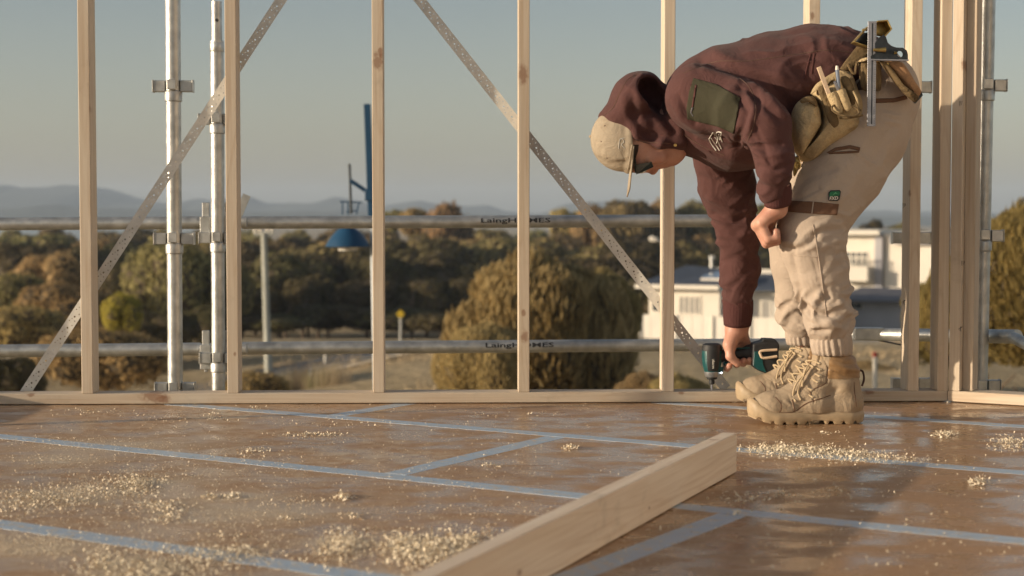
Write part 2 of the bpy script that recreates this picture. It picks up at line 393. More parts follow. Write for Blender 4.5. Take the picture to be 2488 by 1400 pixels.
# ground sheet
xs = np.concatenate([-np.geomspace(2500, 3, 34), [0], np.geomspace(3, 2500, 34)]); ysg = np.concatenate([[-60, -20, 0], np.geomspace(4, 5500, 110)])
GX, GY = np.meshgrid(xs, ysg); P = np.stack([GX.ravel() * .12, GY.ravel() * .12, GX.ravel() * 0], 1)
nz = vnoise(P, 3) - .5
GZ = CAMH - gd(np.maximum(GY.ravel(), 0)) + tilt(GX.ravel(), GY.ravel()) + nz * np.interp(GY.ravel(), [0, 20, 60, 66, 84, 100, 500], [.3, .5, .10, .0, .0, .8, 2.])
m, nt, bs = ng('dry_ground'); co = coords(nt)
n1 = noise(nt, co, .15, 5, .6); n2 = noise(nt, co, 2.2, 5, .7)
c = ramp(nt, n1, [(.35, (.28, .22, .13)), (.5, (.48, .38, .24)), (.66, (.60, .49, .33))])
c = mixc(nt, .6, c, ramp(nt, n2, [(.3, (.20, .15, .075)), (.7, (.58, .45, .28))])); nt.links.new(c, bs.inputs['Base Color'])
bs.inputs['Roughness'].default_value = .95; bs.inputs['Specular IOR Level'].default_value = .1; bump(nt, bs, n2, 1., .3); M_ground = m
nx = len(xs); Fg = [(r * nx + k, r * nx + k + 1, (r + 1) * nx + k + 1, (r + 1) * nx + k) for r in range(len(ysg) - 1) for k in range(nx - 1)]
raw('ground', np.stack([GX.ravel(), GY.ravel(), GZ], 1), Fg, M_ground, kind='structure')
# lake on the left, far off
water = plain('lake_water', (.10, .13, .16), .12, 0, .1, .01); V = [(-1400, 640, 0), (-120, 640, 0), (-160, 1000, 0), (-260, 1500, 0), (-1700, 1500, 0)]
raw('lake', [(x, y, -10.6) for x, y, z in V], [(0, 1, 2, 3, 4)], water, kind='structure')
# road and its pale kerb
M_road = plain('asphalt', (.06, .065, .075), .7, 0, .2, 1.5); M_conc = plain('pale_concrete', (.46, .41, .34), .85, 0, .15, 2)
def strip(name, xs_, yfun, w, dz, mat, thick=0.0, **k):
    mb = MB(); V = []
    for x in xs_:
        y = yfun(x)
        for yy in (y, y + w): V.append((x, yy, gz(min(max(yy, 0), 400)) + dz))
    F = [(2 * i, 2 * i + 2, 2 * i + 3, 2 * i + 1) for i in range(len(xs_) - 1)]; o = raw(name, V, F, mat, None, False, **k)
    if thick: md = o.modifiers.new('solid', 'SOLIDIFY'); md.thickness = thick; md.offset = 1
    return o
K = catmull([(-24, 12, 0), (-16, 30, 0), (-9.2, 46, 0), (-3, 63, 0), (5, 74, 0), (20, 79, 0), (48, 82, 0)], False, 10)
def lane(name, o0, o1, dz, mat, thick=0, **k):
    V = []
    for i, p in enumerate(K):
        t = (K[min(i + 1, len(K) - 1)] - K[max(0, i - 1)]).normalized(); n_ = Vector((-t.y, t.x, 0))
        for o_ in (o0, (o0 + o1) / 2, o1): q = p + n_ * o_; V.append((q.x, q.y, gz(q.y) + float(tilt(q.x, q.y)) + dz))
    F = [(3 * i + j, 3 * i + j + 3, 3 * i + j + 4, 3 * i + j + 1) for i in range(len(K) - 1) for j in (0, 1)]; o = raw(name, V, F, mat, None, False, **k)
    if thick: md = o.modifiers.new('solid', 'SOLIDIFY'); md.thickness = thick; md.offset = 1
lane('road', .3, 6.6, .07, M_road, kind='structure'); lane('kerb', 0, .3, .06, M_conc, .12, kind='structure'); lane('verge', -1.3, 0, .09, plain('pale_sandy_verge', (.62, .52, .38), .95, 0, .2, 2), kind='structure')
# hills
def hills(name, prof, D, depth, mat, seed, rough=1.0, base=-12.3):
    us = np.arange(-150, 2640, 12); top = np.interp(us, [p[0] for p in prof], [p[1] for p in prof]); V = []
    rows = 14; n = len(us)
    for j in range(rows):
        t = j / (rows - 1); y = D + depth * (t - .65); prof_t = math.sin(min(1, t / .65) * PI / 2) ** 1.3 if t <= .65 else math.cos((t - .65) / .35 * PI / 2)
        for u, tv in zip(us, top):
            x = (u - 1244) / FPX * D; h = (525 - tv) / FPX * D + (CAMH - base)
            V.append((x, y, base + max(0.3, h) * prof_t))
    V = np.array(V); nn = vnoise(V * np.array([.02, .012, .02]) + seed, seed) - .5
    V[:, 2] += nn * rough * 14 * np.clip((V[:, 2] - base) / 30, 0, 1)
    F = [(r * n + k, r * n + k + 1, (r + 1) * n + k + 1, (r + 1) * n + k) for r in range(rows - 1) for k in range(n - 1)]
    raw(name, V, F, mat, kind='structure')
M_hill = plain('hill_bush', (.055, .065, .05), .95, 0, .35, .02)
hills('far_hills', [(-150, 462), (0, 450), (60, 464), (130, 456), (190, 457), (250, 460), (300, 474), (350, 488), (420, 492), (480, 487), (540, 495), (600, 477), (640, 492), (700, 499), (760, 491), (815, 485), (880, 493), (930, 506), (980, 498), (1030, 490), (1080, 500), (1130, 504), (1180, 503), (1250, 518), (1310, 520), (1360, 504), (1400, 493), (1460, 489), (1530, 498), (1600, 512), (1800, 518), (2050, 515), (2300, 518), (2640, 522)], 3300, 1100, M_hill, 4)
hills('near_hills', [(-150, 505), (60, 507), (150, 500), (300, 506), (420, 512), (600, 517), (800, 514), (1000, 520), (1200, 524), (2640, 526)], 2300, 500, M_hill, 9, .4)

# haze
hz = bpy.data.materials.new('pale_haze'); hz.use_nodes = True; hz.node_tree.nodes.clear()
vo = hz.node_tree.nodes.new('ShaderNodeVolumePrincipled'); ho = hz.node_tree.nodes.new('ShaderNodeOutputMaterial')
vo.inputs['Color'].default_value = (.64, .77, .94, 1); vo.inputs['Density'].default_value = .00026; vo.inputs['Anisotropy'].default_value = 0.0
hz.node_tree.links.new(vo.outputs[0], ho.inputs['Volume'])
MB().box((0, 2500, 40), (5600, 5900, 110)).build('haze', hz, kind='stuff')

# ---------------------------------------------------------------- foliage
L_olive = leafmat('olive_leaves', (0.147, 0.123, 0.051), (0.342, 0.278, 0.117), tr=.35); L_gold = leafmat('golden_leaves', (0.250, 0.175, 0.072), (0.527, 0.369, 0.159), tr=.35)
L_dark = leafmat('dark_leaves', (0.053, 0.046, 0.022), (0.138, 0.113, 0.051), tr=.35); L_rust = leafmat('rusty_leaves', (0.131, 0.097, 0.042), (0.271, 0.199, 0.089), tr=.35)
L_green = leafmat('fresh_leaves', (0.238, 0.206, 0.033), (0.499, 0.391, 0.072), tr=.4); L_bush = leafmat('bush_leaves', (0.285, 0.213, 0.108), (0.570, 0.440, 0.234), tr=.45)
L_grey = leafmat('greyish_leaves', (0.276, 0.188, 0.087), (0.571, 0.385, 0.192), tr=.35); M_core = plain('twig_mass', (.085, .062, .034), .95, 0, .4, 2)
M_bark = plain('grey_bark', (.11, .08, .055), .9, 0, .3, 3, .5, 12); M_dry = leafmat('dry_grass_blades', (.30, .245, .14), (.60, .49, .31), tr=.25)
def sph(V, F, c, r, seed, sub=2, sq=.9):
    bm = bmesh.new(); bmesh.ops.create_icosphere(bm, subdivisions=sub, radius=1.0); q = np.array([v.co for v in bm.verts])
    bm.faces.ensure_lookup_table(); fs = [tuple(v.index for v in f.verts) for f in bm.faces]; bm.free()
    q = q * (1 + .28 * (vnoise(q * 2.2 + seed, seed) - .5))[:, None] * np.array([1, 1, sq]) * r + np.array(c)
    n = len(V); V.extend(map(tuple, q)); F.extend(tuple(i + n for i in f) for f in fs)
def crown_mesh(name, seed, W_=1.0, H_=1.0, lobes=22, leaves=260, size=.07, plume=False, mat=None):
    """a unit crown (radius about 1, from z 0 to H_) of leafy lobes; returns (leaf mesh, core mesh)"""
    g = np.random.default_rng(seed); LV = []; LF = []; CV = []; CF = []
    for i in range(lobes):
        a = g.random() * 2 * PI; el = math.asin(g.random() ** 1.15); q = (.50 + .25 * g.random()) if i > 4 else .22; rad = .27 + .17 * g.random()
        if i <= 4: rad = .44; el *= .5
        c = np.array([q * math.cos(el) * math.cos(a) * 1.0, q * math.cos(el) * math.sin(a), .28 + q * math.sin(el) * (H_ - .55)]); sph(CV, CF, c, rad * .84, seed * 31 + i, 2)
        nl = int(leaves * (rad / .33) ** 2); d = g.normal(size=(nl, 3)); d[:, 2] = d[:, 2] * .9 + .2; d /= np.linalg.norm(d, axis=1, keepdims=True)
        lump = 1 + .22 * (vnoise(d * 3 + i * 7, seed) - .5)
        p = c + d * (rad * (.80 + .24 * g.random(nl) ** 1.0) * lump)[:, None]
        up = np.array([0, 0, 1.]) if plume else g.normal(size=(nl, 3)); tg_ = up - d * (d @ np.array([0, 0, 1.]))[:, None] if plume else up - d * (up * d).sum(1)[:, None]; tg_ /= np.linalg.norm(tg_, axis=1, keepdims=True) + 1e-6
        ax = tg_ + d * (.55 if plume else .25) + g.normal(size=(nl, 3)) * (.20 if plume else .28); ax /= np.linalg.norm(ax, axis=1, keepdims=True)   # sprays lie along the crown's surface, tips lifted
        sd = np.cross(ax, d + g.normal(size=(nl, 3)) * .3); sd /= np.linalg.norm(sd, axis=1, keepdims=True)
        L = size * (.6 + .9 * g.random(nl)); wv = L * (.22 if plume else .42)
        a0 = p - ax * (L * .3)[:, None]; b0 = p + sd * wv[:, None]; c0 = p + ax * L[:, None]; d0 = p - sd * wv[:, None]
        if plume:
            nn = np.cross(ax, sd); e0 = p + nn * wv[:, None]; f0 = p - nn * wv[:, None]; n0 = len(LV)
            LV.extend(map(tuple, np.stack([a0, b0, c0, d0, e0, f0], 1).reshape(-1, 3)))
            for k in range(nl): q = n0 + 6 * k; LF.append((q, q + 1, q + 2, q + 3)); LF.append((q, q + 4, q + 2, q + 5))
        else:
            n0 = len(LV); LV.extend(map(tuple, np.stack([a0, b0, c0, d0], 1).reshape(-1, 3)))
            for k in range(nl): q = n0 + 4 * k; LF.append((q, q + 1, q + 2, q + 3))
    LV = np.array(LV); CV = np.array(CV); sx = np.percentile(np.hypot(LV[:, 0], LV[:, 1]), 98.5); z0, z1 = np.percentile(LV[:, 2], [1, 99.5])
    for Q in (LV, CV): Q[:, :2] /= sx; Q[:, 2] = (Q[:, 2] - z0) / (z1 - z0) * H_; tt = np.clip(Q[:, 2] / H_, 0, 1); Q[:, 2] = np.where((Q[:, 2] > 0) & (Q[:, 2] < H_), H_ * (1 - (1 - tt) ** 1.3), Q[:, 2])
    LV = list(map(tuple, LV)); CV = list(map(tuple, CV))
    m1 = bpy.data.meshes.new(name); m1.from_pydata(LV + CV, [], LF + [tuple(i + len(LV) for i in f) for f in CF])
    mi = np.zeros(len(m1.polygons), np.int32); mi[len(LF):] = 1; m1.materials.append(None); m1.materials.append(M_core); m1.polygons.foreach_set('material_index', mi)
    sm = np.zeros(len(m1.polygons), bool); sm[len(LF):] = True; m1.polygons.foreach_set('use_smooth', sm); m1.update()
    return m1
def trunk_mesh(name, seed):
    g = random.Random(seed); mb = MB(); mb.tube([(0, 0, -.6), (.02, 0, .15), (.05, .03, .5), (.02, .02, .95)], [.07, .055, .045, .025], 7)
    for k in range(5):
        a = 2 * PI * k / 5 + g.random(); z = .1 + .1 * k; mb.tube([(.02, 0, z), (.3 * math.cos(a), .3 * math.sin(a), z + .25), (.6 * math.cos(a), .6 * math.sin(a), z + .45)], [.035, .025, .012], 5)
    me = bpy.data.meshes.new(name); me.from_pydata(mb.V, [], mb.F); me.materials.append(M_bark); return me
CH = 1.25
far_crowns = [crown_mesh('crown', 10 + i, 1, CH, 16 + 2 * i, 200, .085) for i in range(4)]
mid_crowns = [crown_mesh('crown', 30 + i, 1, CH, 24, 420, .055) for i in range(2)]
trunks = [trunk_mesh('trunk', 5), trunk_mesh('trunk', 8)]
_cm = {}
def crown_with(me, mat):
    k = (me.name, mat.name)
    if k not in _cm:
        c = me.copy(); c.materials[0] = mat; _cm[k] = c
    return _cm[k]
def tree(u, vtop, wpx, D, mat, label, hfrac=.75, cat='tree', group=None, src=None, name='tree', rz=None, ground=None, depthk=1.0):
    top = W(u, vtop, D).z; g0 = gz(D) if ground is None else ground; H = top - g0; rad = wpx / 2 * D / FPX
    x = (u - 1244) / FPX * D
    o = empty(name, (x, D, g0), label=label, cat=cat, group=group)
    me = random.choice(src or far_crowns); c = bpy.data.objects.new('crown', crown_with(me, mat)); link(c, o)
    ch = min(H * hfrac, rad * 1.7); c.location = (0, 0, H - ch); c.scale = (rad, rad * depthk, ch / CH); c.rotation_euler = (0, 0, random.random() * 6.28 if rz is None else rz)
    t = bpy.data.objects.new('trunk', random.choice(trunks)); link(t, o); kz = H * .66 / 1.55; t.location = (0, 0, .6 * kz - .3); t.scale = (min(rad * .6, 2.0), min(rad * .6, 2.0), kz)
    return o
GF = 'trees of the wood below the hills'
# far canopy, seen as tops one behind the other
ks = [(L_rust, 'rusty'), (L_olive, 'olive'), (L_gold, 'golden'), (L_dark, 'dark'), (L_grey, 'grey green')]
u = -120
rows = [  # D, v range of the tops, spacing, width, u0, u1
    (235, (556, 566), 95, 150, 10, 2520, (2, 1, 1, 0)),
    (180, (572, 584), 110, 190, -30, 2400, (1, 2, 1, 3)),
    (140, (585, 602), 120, 220, -30, 1800, (3, 1, 3, 1)),
    (112, (618, 646), 120, 220, 560, 1750, (3, 3, 3)),
    (97, (660, 705), 120, 215, 590, 1600, (3, 3, 3)),
    (90, (742, 770), 95, 200, 560, 1150, (3, 3, 3)),
]
where = ['at the far edge of the wood', 'high in the wood', 'in the middle of the wood', 'in the shaded front of the wood', 'low at the front of the wood', 'along the foot of the wood']
marks = [(212, 'the first stud'), (421, 'the first scaffold pole'), (566, 'the second stud'), (648, 'the power pole'), (840, 'the blue lamp'), (920, 'the third stud'), (1273, 'the fourth stud'), (1624, 'the fifth stud'), (1790, 'the hanging sleeve'), (2219, 'the sixth stud'), (2400, 'the last scaffold pole')]
def spot(u):
    x, n = min(marks, key=lambda m: abs(m[0] - u)); d = u - x
    return ('behind ' if abs(d) < 25 else ('just right of ' if d > 0 else 'just left of ') if abs(d) < 90 else ('well right of ' if d > 0 else 'well left of ') if abs(d) < 165 else ('far right of ' if d > 0 else 'far left of ')) + n
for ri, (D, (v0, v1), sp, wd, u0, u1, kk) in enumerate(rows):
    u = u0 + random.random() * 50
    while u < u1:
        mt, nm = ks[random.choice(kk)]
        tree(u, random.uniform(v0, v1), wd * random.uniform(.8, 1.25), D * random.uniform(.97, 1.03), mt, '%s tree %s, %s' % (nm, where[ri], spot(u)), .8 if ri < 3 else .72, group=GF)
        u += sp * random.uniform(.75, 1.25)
for (u, v, w_, D, mt, lb) in [
    (1075, 497, 150, 190, L_gold, 'golden treetop above the upper rail left of the fourth stud'), (1008, 508, 80, 195, L_gold, 'small treetop peeping over the upper rail left of the golden one'), (958, 511, 60, 200, L_olive, 'smallest treetop just right of the third stud above the rail'),
    (1375, 509, 90, 190, L_gold, 'low treetop over the rail right of the fourth stud'), (1440, 500, 130, 185, L_gold, 'golden treetop over the rail behind the right-hand strap'), (1520, 490, 150, 180, L_olive, 'tallest treetop between the strap and the fifth stud'),
    (1600, 489, 140, 182, L_gold, 'treetop behind the fifth stud above the rail'), (1690, 492, 130, 185, L_olive, 'treetop between the fifth stud and the hanging sleeve'), (1780, 498, 120, 185, L_gold, 'treetop behind the hanging sleeve'),
    (1860, 500, 120, 185, L_olive, 'treetop behind the gap between the two arms'), (2120, 536, 90, 170, L_dark, 'dark treetop above the white flat-roofed house'), (2190, 545, 80, 170, L_olive, 'olive treetop right above the white house roof')]:
    tree(u, v, w_, D, mt, lb, .62)
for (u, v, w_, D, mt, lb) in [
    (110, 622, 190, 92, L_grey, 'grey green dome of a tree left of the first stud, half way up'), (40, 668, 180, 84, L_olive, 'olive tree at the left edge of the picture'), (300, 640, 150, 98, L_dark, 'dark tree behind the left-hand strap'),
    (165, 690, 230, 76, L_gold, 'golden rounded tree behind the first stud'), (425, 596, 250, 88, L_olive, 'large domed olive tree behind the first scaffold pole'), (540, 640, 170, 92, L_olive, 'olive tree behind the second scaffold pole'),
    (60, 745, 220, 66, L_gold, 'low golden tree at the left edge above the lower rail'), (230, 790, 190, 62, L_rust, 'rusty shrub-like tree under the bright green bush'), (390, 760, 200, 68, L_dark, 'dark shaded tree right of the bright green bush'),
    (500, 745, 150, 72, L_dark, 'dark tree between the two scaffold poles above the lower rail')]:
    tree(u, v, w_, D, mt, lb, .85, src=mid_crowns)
tree(290, 716, 112, 60, L_green, 'bright yellow green bush right of the first stud', .8, 'bush', src=mid_crowns, name='bush')
tree(250, 800, 330, 44, L_gold, 'broad straw coloured bush below the lower rail between the first stud and first pole', .95, 'bush', src=mid_crowns, name='bush')
tree(10, 868, 190, 36, L_dark, 'dark green bush in the lower left corner above the bottom plate', .95, 'bush', src=mid_crowns, name='bush')
tree(620, 905, 190, 34, L_gold, 'low dry bush behind the second stud above the bottom plate', .95, 'bush', src=mid_crowns, name='bush')
# bare trunks in the shade at the front of the wood
for i, (u, v0, v1, dx, lw) in enumerate([(735, 720, 822, 12, 'left of the blue lamp, thicker'), (775, 740, 824, -20, 'left of the blue lamp, leaning left'), (690, 730, 820, 25, 'just right of the power pole'), (1000, 700, 815, 6, 'right of the yellow road sign')]):
    D = 92.0; mb = MB(); mb.tube([W(u + dx * .2, v1 + 12, D), W(u, (v0 + v1) / 2, D), W(u + dx, v0, D)], [.10, .08, .03], 6); mb.tube([W(u, (v0 + v1) / 2 + 15, D), W(u - dx * 1.1, v0 + 30, D)], [.05, .02], 5)
    o = mb.build('bare_trunk', M_bark, None, True, cat='tree trunk', label='bare forked trunk at the foot of the wood ' + lw, group='bare trunks at the front of the wood')
# the big rounded bush and the ones on the right: plumes of fine foliage
BH = 1.45
big_bush = crown_mesh('crown', 77, 1, BH, 38, 1250, .066, True)
def bush(u, vtop, wpx, D, mat, label, src, rz=0, hk=.97, dk=.8, name='bush', cat='bush'):
    top = W(u, vtop, D).z; g0 = gz(D); H = top - g0; x = (u - 1244) / FPX * D; rad = wpx / 2 * D / FPX
    o = empty(name, (x, D, g0), label=label, cat=cat); c = bpy.data.objects.new('crown', crown_with(src, mat)); link(c, o); ch = min(H * 1.05, rad * 1.5); c.location = (0, 0, H - ch); c.scale = (rad * 1.02, rad * dk, ch / BH); c.rotation_euler = (0, 0, rz)
    t = bpy.data.objects.new('trunk', trunks[0]); link(t, o); kz = H * .5 / 1.55; t.scale = (.8, .8, kz); t.location = (0, 0, .6 * kz - .2); return o
bush(1310, 645, 520, 30, L_bush, 'big rounded fine-leaved bush behind the fourth stud', big_bush, 1.1)
bush(1170, 800, 240, 27, L_bush, 'lower lobe of pale fine foliage at the left foot of the big bush', big_bush, 2.6)
bush(1450, 668, 230, 31.5, L_bush, 'darker right shoulder bush beside the big rounded bush', big_bush, 4.0)
L_right = leafmat('wattle_leaves', (0.212, 0.161, 0.063), (0.445, 0.331, 0.137), tr=.4)
bush(2540, 520, 460, 24, L_right, 'tall golden bush at the right edge behind the scaffold pole', big_bush, .4)
bush(2400, 615, 320, 27, L_right, 'golden bush behind the corner studs, left of the tall one', big_bush, 3.3)
bush(2290, 690, 240, 31, L_right, 'lower golden bush seen between the corner studs', big_bush, 5.0)
bush(1650, 922, 230, 24, L_bush, 'low pale scrub left of the driver under the lower rail', big_bush, .9)
bush(1560, 912, 150, 26, L_bush, 'low scrub between the big bush and the fifth stud', big_bush, 2.2)
bush(2100, 885, 220, 40, L_bush, 'brownish scrub behind the heel of the near boot', big_bush, 1.9)
# dry grass: one mass of tufts
g = np.random.default_rng(5); GV = []; GFc = []
for i in range(9000):
    D = 14 + 56 * g.random() ** .8; u = g.uniform(350, 2300); x = (u - 1244) / FPX * D; c0 = np.array([x, D, gz(D) + float(tilt(x, D)) - .05]); hgt = g.uniform(.08, .26) * (1 + .8 * (g.random() < .15))
    if vnoise(np.array([[x * .25, D * .25, 0]]), 12)[0] < .42: continue
    for k in range(6):
        a = g.random() * 6.28; b = c0 + np.array([math.cos(a), math.sin(a), 0]) * .12 * g.random(); t = b + np.array([math.cos(a) * .16, math.sin(a) * .16, hgt * g.uniform(.7, 1.2)]); s_ = np.array([.018 * math.sin(a), .018, 0]); n0 = len(GV)
        GV += [tuple(b - s_), tuple(b + s_), tuple(t)]; GFc.append((n0, n0 + 1, n0 + 2))
raw('dry_grass', GV, GFc, M_dry, None, False, kind='stuff', label='dry straw coloured grass on the slope below the deck', cat='grass')
for (uu, vv, lw) in [(700, 880, 'leftmost of five'), (730, 872, 'second from the left of five'), (760, 890, 'middle of five'), (790, 862, 'tallest, fourth of five'), (820, 885, 'rightmost of five, beside the third stud')]:
    D = 44; GV = []; GFc = []; base = W(uu, 952, D)
    for k in range(160):
        a = g.random() * 6.28; rr = .35 * g.random(); b = np.array(base) + np.array([rr * math.cos(a), rr * math.sin(a), 0]); t = b + np.array([math.cos(a) * .12, math.sin(a) * .12, (952 - vv) * D / FPX * g.uniform(.6, 1.05)]); s_ = np.array([.008, 0, 0]); n0 = len(GV)
        GV += [tuple(b - s_), tuple(b + s_), tuple(t)]; GFc.append((n0, n0 + 1, n0 + 2))
    raw('grass_clump', GV, GFc, M_dry, None, False, cat='grass clump', label='dry grass clump below the lower rail, ' + lw, group='dry grass clumps below the lower rail')

# ---------------------------------------------------------------- houses
M_white = plain('white_render', (.78, .72, .62), .85, 0, .05, 1); M_roof = plain('slate_blue_roof', (.055, .07, .10), .8, 0, .15, 2); M_droof = plain('dark_roof', (.12, .115, .125), .7, 0, .15, 2)
M_grey = plain('grey_cladding', (.42, .41, .43), .85, 0, .08, 1); M_glass = plain('window_glass', (.06, .07, .08), .08, 0, .1, 1); M_solar = plain('solar_glass', (.14, .20, .30), .15, .2, .1, 1); M_blind = plain('window_blind', (.34, .32, .29), .8, 0, .2, 8)
def pbox(mb, u0, u1, v0, v1, D, dep):
    a = W(u0, v0, D); b = W(u1, v1, D); return mb.box(((a.x + b.x) / 2, D + dep / 2, (a.z + b.z) / 2), (abs(b.x - a.x), dep, abs(a.z - b.z)))
def win(par, u0, u1, v0, v1, D, div=2, name='window', glass=None):
    f = MB(); t = (v1 - v0) * .07; pbox(f, u0, u1, v0, v0 + t, D - .06, .12); pbox(f, u0, u1, v1 - t, v1, D - .06, .12)
    for k in range(div + 1): x = u0 + (u1 - u0 - t) * k / div; pbox(f, x, x + t, v0 + t, v1 - t, D - .05, .1)
    fo = f.build(name, M_white, par); p = MB(); pbox(p, u0 + t, u1 - t, v0 + t, v1 - t, D - .02, .04); p.build('pane', glass or M_glass, fo); return fo
D = 86.0
h = empty('house', (W(1740, 800, D).x, D, gz(D)), label='long low white house with slate blue roof behind the hanging sleeve', cat='house')
pbox(MB(), 1568, 1748, 697, 840, D, 7).build('wall', M_white, h); pbox(MB(), 1748, 1905, 703, 840, D + 1.5, 6).build('wall', M_white, h)
def roofm(pts, name, mat, par, dz=.12):
    o = raw(name, pts, [(0, 1, 2, 3)], mat, par, False); md = o.modifiers.new('solid', 'SOLIDIFY'); md.thickness = dz; md.offset = 0; return o
rf = roofm([W(1545, 697, D - .6), W(1760, 697, D - .6), W(1730, 660, D + 4), W(1590, 648, D + 4)], 'roof', M_roof, h); roofm([W(1730, 703, D + .9), W(1925, 703, D + .9), W(1895, 662, D + 5), W(1725, 660, D + 5)], 'roof', M_roof, h)
mb = MB(); mb.bar(W(1585, 655, D + 4), W(1895, 660, D + 4.9), .25, .3); mb.build('ridge', M_white, h)
MB().bar(W(1545, 699, D - .65), W(1760, 699, D - .65), .22, .2).build('gutter', M_white, h)
roofm([W(1684, 678, D + 1.0), W(1760, 678, D + 1.0), W(1752, 667, D + 2.6), W(1690, 667, D + 2.6)], 'solar_panel', M_solar, h, .3)
pbox(MB(), 1684, 1765, 677, 682, D + .85, .2).build('panel_rail', M_white, h)
win(h, 1645, 1702, 720, 766, D, 4, glass=M_blind); win(h, 1575, 1598, 722, 762, D, 1); win(h, 1765, 1785, 725, 800, D + 1.5, 1, glass=M_blind); win(h, 1822, 1850, 725, 790, D + 1.5, 1, glass=M_blind)
pbox(MB(), 1878, 1893, 735, 815, D + 1.45, .1).build('door', plain('terracotta_door', (.42, .25, .18), .7), h)
mb = MB(); mb.tube([W(1653, 662, D + 4), W(1653, 622, D + 4)], .09, 8); mb.tube([W(1647, 626, D + 4), W(1660, 626, D + 4)], .09, 8); mb.build('vent_pipe', M_galv, h)
fe = empty('fence', (W(1700, 820, D - 6).x, D - 6, gz(D - 6)), label='cream panel fence in front of the low white house', cat='fence')
for k in range(14):
    u0 = 1548 + k * 26.5; mb = MB(); pbox(mb, u0 + .6, u0 + 26, 768, 826, D - 6, .06); mb.build('panel', M_white, fe)
for k in range(5): u0 = 1548 + k * 92.7; pbox(MB(), u0 - 1.5, u0 + 1.5, 766, 828, D - 6.1, .1).build('post', M_white, fe)
D = 112.0
h = empty('house', (W(2110, 690, D).x, D, gz(D)), label='white two-storey flat-roofed house with a balcony, right of the legs', cat='house')
pbox(MB(), 2036, 2128, 572, 900, D, 8).build('wall', M_white, h); pbox(MB(), 2147, 2262, 577, 900, D + .1, 8).build('wall', M_white, h)
pbox(MB(), 2020, 2150, 560, 571, D - 1, 10).build('roof', M_white, h); pbox(MB(), 2150, 2275, 566, 576, D - .2, 9).build('roof', M_white, h)
pbox(MB(), 2129, 2146, 571, 706, D - .25, .25).build('column', M_grey, h)
win(h, 2052, 2110, 612, 648, D, 4); pbox(MB(), 2170, 2262, 577, 592, D - .6, .5).build('fascia', M_grey, h)
mb = MB(); pbox(mb, 2040, 2126, 624, 627, D - 1.2, .08)
for k in range(12): pbox(mb, 2041 + k * 7.4, 2042.5 + k * 7.4, 627, 649, D - 1.2, .05)
mb.build('balustrade', M_white, h); pbox(MB(), 2036, 2128, 649, 684, D - 1.4, 1.4).build('balcony', M_white, h)
D = 92.0
h = empty('house', (W(2120, 790, D).x, D, gz(D)), label='grey house with dark roof below the white two-storey house', cat='house')
pbox(MB(), 2050, 2200, 732, 860, D, 6).build('wall', M_grey, h); roofm([W(2030, 733, D - .8), W(2215, 733, D - .8), W(2195, 703, D + 3), W(2040, 700, D + 3)], 'roof', M_droof, h)
win(h, 2060, 2096, 737, 752, D, 2); pbox(MB(), 2050, 2114, 771, 796, D - 3, .1).build('panel_fence', M_white, h)
for k in range(8): pbox(MB(), 2051 + k * 8, 2056.5 + k * 8, 772, 795, D - 3.1, .08).build('panel', M_white, h)

bpy.context.view_layer.update()
for o in list(COL.objects):
    if o.get('category') in ('house', 'fence'): o.rotation_euler.z = math.radians(-24)
# ---------------------------------------------------------------- roadside things
M_polew = plain('weathered_pole', (.42, .42, .36), .85, 0, .15, 1)
D = 57; o = empty('power_pole', (W(648, 895, D).x, D, gz(D)), label='pale power pole with a short crossarm, right of the second stud', cat='power pole')
MB().tube([W(652, 905, D), W(641, 566, D)], [.13, .10], 10).build('pole', M_polew, o, True); MB().bar(W(617, 570, D), W(664, 567, D), .11, .12).build('crossarm', M_polew, o)
for uu in (620, 632, 650, 661): MB().lathe(W(uu, 569, D), [(.001, .35), (.05, .33), (.07, .2), (.04, .15), (.06, .05), (.03, 0)], 8).build('insulator', M_white, o, True)
M_yel = plain('yellow_sign_paint', (.62, .42, .02), .6); D = 78
o = empty('road_sign', (W(973, 830, D).x, D, gz(D)), label='small yellow diamond road sign on a grey post, right of the third stud', cat='road sign')
MB().tube([W(973, 832, D), W(973, 762, D)], .055, 8).build('post', M_galv, o, True)
c = W(973, 763, D); s_ = .22; MB().prism([(c.x - s_, c.z), (c.x, c.z + s_), (c.x + s_, c.z), (c.x, c.z - s_)], D - .09, D - .06).build('sign_plate', M_yel, o)
D = 34; ty = float(tilt((2126 - 1244) / FPX * 34, 34)); M_red = plain('red_paint', (.5, .06, .04), .6)
o = empty('marker_post', (W(2126, 915, D).x, D, gz(D)), label='white marker post with a red top, right of the near boot', cat='post')
MB().tube([W(2126, 960, D), W(2126, 868, D)], .045, 8).build('post', M_white, o, True); MB().tube([W(2126, 867.5, D), W(2126, 856, D)], .047, 8).build('post_cap', M_red, o, True)
D = 70; o = empty('street_light', (W(1607, 600, D).x, D, gz(D)), label='white street light arm reaching left from behind the fifth stud', cat='street light')
MB().tube([W(1612, 830, D), W(1612, 600, D), W(1606, 586, D), W(1590, 581, D)], [.09, .07, .05, .05], 8).build('pole', M_galv, o, True); MB().tube([W(1596, 583, D), W(1583, 580.5, D), W(1577, 580, D)], [.09, .13, .07], 10, flat=.6).build('lamp_head', M_white, o, True)
for (uu, vv, hh, lw) in [(790, 862, 30, 'left of the third stud'), (1135, 850, 24, 'between the third and fourth studs')]:
    D = 63; MB().tube([W(uu, vv + hh, D), W(uu, vv, D)], .05, 8).build('guide_post', M_white, None, True, label='short white guide post beside the road, ' + lw, cat='post', group='guide posts beside the road')
